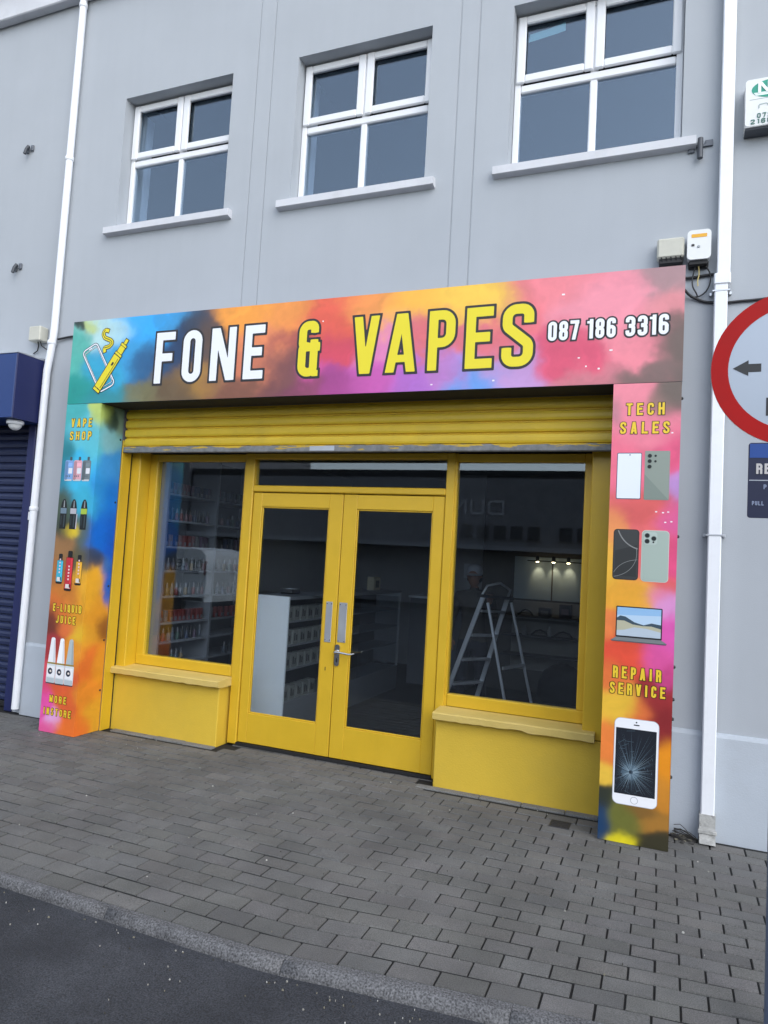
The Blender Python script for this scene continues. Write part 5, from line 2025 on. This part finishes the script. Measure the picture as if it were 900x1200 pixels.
# ------------------------------------------------------------------ person in a cap behind the ladder
PX, PY = 3.12, 2.30
joints = {  # name: (x,y,z,radius)
    'pelvis': (0, 0, .86, .135), 'waist': (0, .0, .99, .125), 'chest': (0, -.01, 1.18, .150), 'upper': (0, 0, 1.29, .125), 'neck': (0, -.015, 1.375, .055), 'neck2': (0, -.03, 1.42, .053),
    'hipL': (-.09, 0, .80, .098), 'kneeL': (-.10, -.03, .44, .062), 'ankL': (-.105, .01, .08, .042), 'toeL': (-.115, -.13, .035, .036),
    'hipR': (.09, 0, .80, .098), 'kneeR': (.11, -.02, .44, .062), 'ankR': (.12, .03, .08, .042), 'toeR': (.14, -.11, .035, .036),
    'shL': (-.17, 0, 1.30, .068), 'elL': (-.235, -.03, 1.04, .046), 'wrL': (-.20, -.17, .86, .030),
    'shR': (.17, 0, 1.30, .068), 'elR': (.25, -.14, 1.12, .046), 'wrR': (.235, -.31, 1.30, .030)}
bones = [('pelvis', 'waist'), ('waist', 'chest'), ('chest', 'upper'), ('upper', 'neck'), ('neck', 'neck2'), ('pelvis', 'hipL'), ('hipL', 'kneeL'), ('kneeL', 'ankL'), ('ankL', 'toeL'), ('pelvis', 'hipR'), ('hipR', 'kneeR'), ('kneeR', 'ankR'), ('ankR', 'toeR'),
         ('upper', 'shL'), ('shL', 'elL'), ('elL', 'wrL'), ('upper', 'shR'), ('shR', 'elR'), ('elR', 'wrR')]
V = [Vector(j[:3]) for j in joints.values()]
Rr = [j[3] for j in joints.values()]
ki = {k: i for i, k in enumerate(joints)}
E_ = [(ki[a], ki[b]) for a, b in bones]
def chain(root, pts, rads):
    prev = root
    for p, r in zip(pts, rads):
        V.append(Vector(p)); Rr.append(r); E_.append((prev, len(V) - 1)); prev = len(V) - 1
# palms and five fingers on each hand
for wr, d, side in (('wrL', Vector((.02, -.06, -.085)).normalized(), Vector((1, 0, .1))), ('wrR', Vector((.02, -.10, .05)).normalized(), Vector((1, .1, 0)))):
    w0 = Vector(joints[wr][:3])
    V.append(w0 + d * .055); Rr.append(.026); E_.append((ki[wr], len(V) - 1)); palm = len(V) - 1
    side = (side - d * side.dot(d)).normalized()
    nrm = d.cross(side)
    for k, L in enumerate((.062, .070, .066, .052)):
        o_ = side * (.026 - .0175 * k)
        b0 = V[palm] + d * .028 + o_
        chain(palm, [b0, b0 + d * L * .5, b0 + d * L * .85 - nrm * L * .35], [.0095, .0085, .0075])
    tb = w0 + d * .025 + side * .026
    chain(palm, [tb, tb + d * .03 + side * .022, tb + d * .055 + side * .018 - nrm * .015], [.011, .010, .0085])
me = bpy.data.meshes.new("person_body")
me.from_pydata([tuple(v) for v in V], E_, [])
ob = bpy.data.objects.new("tmp_body", me)
col.objects.link(ob)
md = ob.modifiers.new("Skin", 'SKIN')
md.use_smooth_shade = True
for i, r in enumerate(Rr):
    me.skin_vertices[0].data[i].radius = (r, r * (.78 if i < 4 else 1))
me.skin_vertices[0].data[0].use_root = True
ob.modifiers.new("Sub", 'SUBSURF').levels = 2
dg = bpy.context.evaluated_depsgraph_get()
dg.update()
bm = bmesh.new()
bm.from_mesh(ob.evaluated_get(dg).to_mesh())
# head: one shaped form joined to the same mesh (skull, jaw, nose, ears)
hc = Vector((0, -.045, 1.515))
hv = bmesh.ops.create_uvsphere(bm, u_segments=28, v_segments=20, radius=1.0)['verts']
for v in hv:
    x, y, z = v.co
    sx, sy, sz = .076, .095, .118
    if z < 0: sx *= 1 - .28 * (-z); sy *= 1 - .12 * (-z)
    P = Vector((x * sx, y * sy, z * sz))
    if y < -.3:
        P.y -= .020 * math.exp(-((x * .076) / .013) ** 2 - ((P.z + .012) / .022) ** 2)      # nose
        P.y += .009 * math.exp(-((abs(P.x) - .030) / .014) ** 2 - ((P.z - .012) / .012) ** 2)  # eye sockets
        P.y -= .004 * math.exp(-(P.x / .024) ** 2 - ((P.z + .055) / .010) ** 2)              # lips
    if abs(x) > .85: P.x += math.copysign(.012, x) * math.exp(-((P.y - .01) / .018) ** 2 - (P.z / .028) ** 2)
    v.co = P + hc
bmesh.ops.translate(bm, verts=bm.verts, vec=(PX, PY, .012))
bmesh.ops.translate(bm, verts=bm.verts, vec=(0, 0, 0))
pm = bpy.data.meshes.new("person")
bm.to_mesh(pm)
bm.free()
bpy.data.objects.remove(ob)
skin_m = mat("skin", lin(150, 110, 90), .6)
jacket_m = mat("brown_grey_jacket", lin(74, 70, 66), .9, var=.1, scale=12, bump=.4, bump_scale=30)
trouser_m = mat("dark_trousers", lin(44, 46, 56), .9, var=.1)
shoe_m = mat("dark_shoes", (.015, .015, .015), .6)
for mm in (skin_m, jacket_m, trouser_m, shoe_m): pm.materials.append(mm)
for pl in pm.polygons:
    c = pl.center - Vector((PX, PY, .012))
    pl.use_smooth = True
    hand = (abs(c.x + .20) < .09 and c.z < .875 and c.y < -.10) or (c.y < -.30)
    if c.z > 1.40 or hand: pl.material_index = 0
    elif c.z > .84: pl.material_index = 1
    elif c.z > .09: pl.material_index = 2
    else: pl.material_index = 3
for v in pm.vertices: v.co -= Vector((PX, PY, .012))
person = bpy.data.objects.new("person", pm)
person.location = (PX, PY, .012)
person["_base"] = (PX, PY, .012)
col.objects.link(person)
tag(person, "person in a white cap and brownish jacket standing behind the stepladder inside the shop", "person")
H0 = Vector((PX, PY, .012)) + hc
q = MB().use(paint(170, 174, 184, .8))
q.smooth = True
q.lathe(H0 + Vector((0, .004, .030)), [(.084, -.004), (.087, .010), (.084, .045), (.066, .078), (.034, .096), (.004, .101)], 24)
br = []
for k in range(13):
    a = math.pi * (1 + k / 12)
    br.append((H0.x + .082 * math.cos(a), H0.y + .004 + .092 * math.sin(a)))
out_ = [(H0.x + .078 * math.cos(math.pi * (1 + k / 12)), H0.y - .02 + .155 * math.sin(math.pi * (1 + k / 12))) for k in range(13)]
for k in range(12):
    z = H0.z + .030
    q.face([(*br[k], z + .004), (*br[k + 1], z + .004), (*out_[k + 1], z - .012), (*out_[k], z - .012)])
    q.face([(*br[k], z - .001), (*out_[k], z - .017), (*out_[k + 1], z - .017), (*br[k + 1], z - .001)])
    q.face([(*out_[k], z - .012), (*out_[k + 1], z - .012), (*out_[k + 1], z - .017), (*out_[k], z - .017)])
cap = q.build("cap", person)
q = MB().use(paint(40, 32, 28, .9))
q.smooth = True
q.lathe(H0 + Vector((0, .016, -.04)), [(.060, -.02), (.078, .0), (.083, .04), (.083, .068)], 20)
q.build("hair", person)
q = MB().use(paint(30, 26, 24))
for sx in (-1, 1):
    q.lathe(H0 + Vector((sx * .030, -.082, .012)), [(.004, -.002), (.008, .0), (.006, .004)], 10, 'Y')
q.build("eyes", person)

# ================================================================== ACROSS THE STREET (seen in the glass)
op = thing("store_building", (3, -20, 0), "long low dark store building across the street with the letters DUN", "building")
dkb = mat("dark_brick", (.20, .20, .215), .9, var=.15, scale=3)
q = MB().use(dkb)
q.box(-14.4, 24, -30, -20, 0, 5.1)
q.build("wall", op)
q = MB().use(mat("dark_canopy", (.30, .31, .34), .7))
q.box(-14.0, 23.5, -20.0, -18.9, 2.18, 2.34)
q.build("canopy", op)
q = MB().use(mat("dark_parapet", (.02, .02, .022), .8))
q.box(-14.45, 24.05, -20.1, -19.99, 4.86, 5.14)
q.build("parapet", op)
mlet = mat("sign_letter_grey", (.38, .38, .40), .5)
q = MB()
base = MB()
letters(base, [('D', 0, .62), ('U', .75, 1.30), ('N', 1.43, 2.0)], 0, .56, 0, mlet, None, .01, 60, t=.17)
q.mats, q.f, q.mi, q.sm = base.mats, base.f, base.mi, base.sm
q.v = [(-.52 - v[0], -19.96, 3.48 + v[2]) for v in base.v]
q.build("store_lettering", op)
wp = None
for k in range(8):
    x = -1.9 + k * .62 + (.5 if k > 4 else 0)
    q = MB().use(mat("dull_pane", (.05, .052, .058), .25))
    q.box(x - .22, x + .22, -19.99, -19.95, 2.62, 3.10, .02)
    q.use(mat("pane_frame", (.10, .10, .10), .6))
    q.box(x - .26, x + .26, -19.985, -19.94, 2.56, 2.615)
    q.build("window", op)
tb = thing("tall_building", (-20, -20, 0), "taller plain dark building across the street left of the long store, seen reflected", "building")
q = MB().use(dkb)
q.box(-32, -14.5, -31, -19.8, 0, 10.5)
q.build("wall", tb)
for j in range(3):
    for k in range(5):
        x, z = -30 + k * 3.2, 1.6 + j * 3
        q = MB().use(mat("dull_pane", (.04, .042, .05), .25))
        q.box(x, x + 1.2, -19.82, -19.78, z, z + 1.4, .02)
        q.build("window", tb)

# white van parked across the road (seen reflected in the left window)
vx, vy = -5.45, -9.0
van = thing("parked_van", (vx - 2.3, vy - .9, ROAD_Z), "white panel van with the word enter on its side parked across the road, seen reflected", "van")
q = MB().use(mat("van_white", (.85, .87, .88), .35))
prof = [(0, .42), (0, 1.35), (-.06, 1.58), (-.20, 1.70), (-.6, 1.76), (-3.3, 1.76), (-3.55, 1.72), (-4.15, 1.18), (-4.75, 1.02), (-4.88, .80), (-4.9, .42)]
q.prism([(vx + x, z - .08) for x, z in prof], vy - 1.75, vy)
body = q.build("body", van, recalc=True)
bv = body.modifiers.new("bevel", 'BEVEL')
bv.width = .06
bv.segments = 3
q = MB().use(paint(20, 24, 30, .2))
q.prism([(vx + x, z - .08) for x, z in [(-2.75, 1.15), (-2.75, 1.62), (-3.45, 1.62), (-4.0, 1.15)]], vy - .002, vy + .008)
q.build("side_window", van)
q = MB().use(paint(40, 44, 50))
q.prism([(vx - 2.6, .36), (vx - .05, .36), (vx - .05, .44), (vx - 2.6, .44)], vy - .002, vy + .015)
q.build("side_moulding", van)
q = MB().use(paint(120, 40, 40))
q.prism(rrect(vx - .07, vx - .005, 1.0, 1.35, .02), vy - .05, vy + .006)
q.build("tail_lamp", van)
for wx in (-.95, -4.05):
    q = MB().use(M['rubber'])
    q.lathe((vx + wx, vy - .06, ROAD_Z + .33), [(.20, .09), (.31, .09), (.33, .06), (.33, -.12), (.30, -.14)], 28, 'Y')
    wh = q.build("wheel", van)
    q = MB().use(M['steel'])
    q.lathe((vx + wx, vy + .03, ROAD_Z + .33), [(.20, -.02), (.19, -.005), (.05, -.03)], 20, 'Y')
    q.build("rim", wh)
q = MB()
font_mesh(q, "enter", .46, (vx - .10, vy + .006, 1.16), FACE_SHOP, paint(40, 46, 58))
q.use(paint(60, 66, 76))
q.prism([(vx - .22, 1.02), (vx - .95, 1.02), (vx - .95, 1.10), (vx - .22, 1.10)], vy + .001, vy + .006)
q.build("side_lettering", van)

for o_ in bpy.data.objects:
    if "_base" in o_: del o_["_base"]
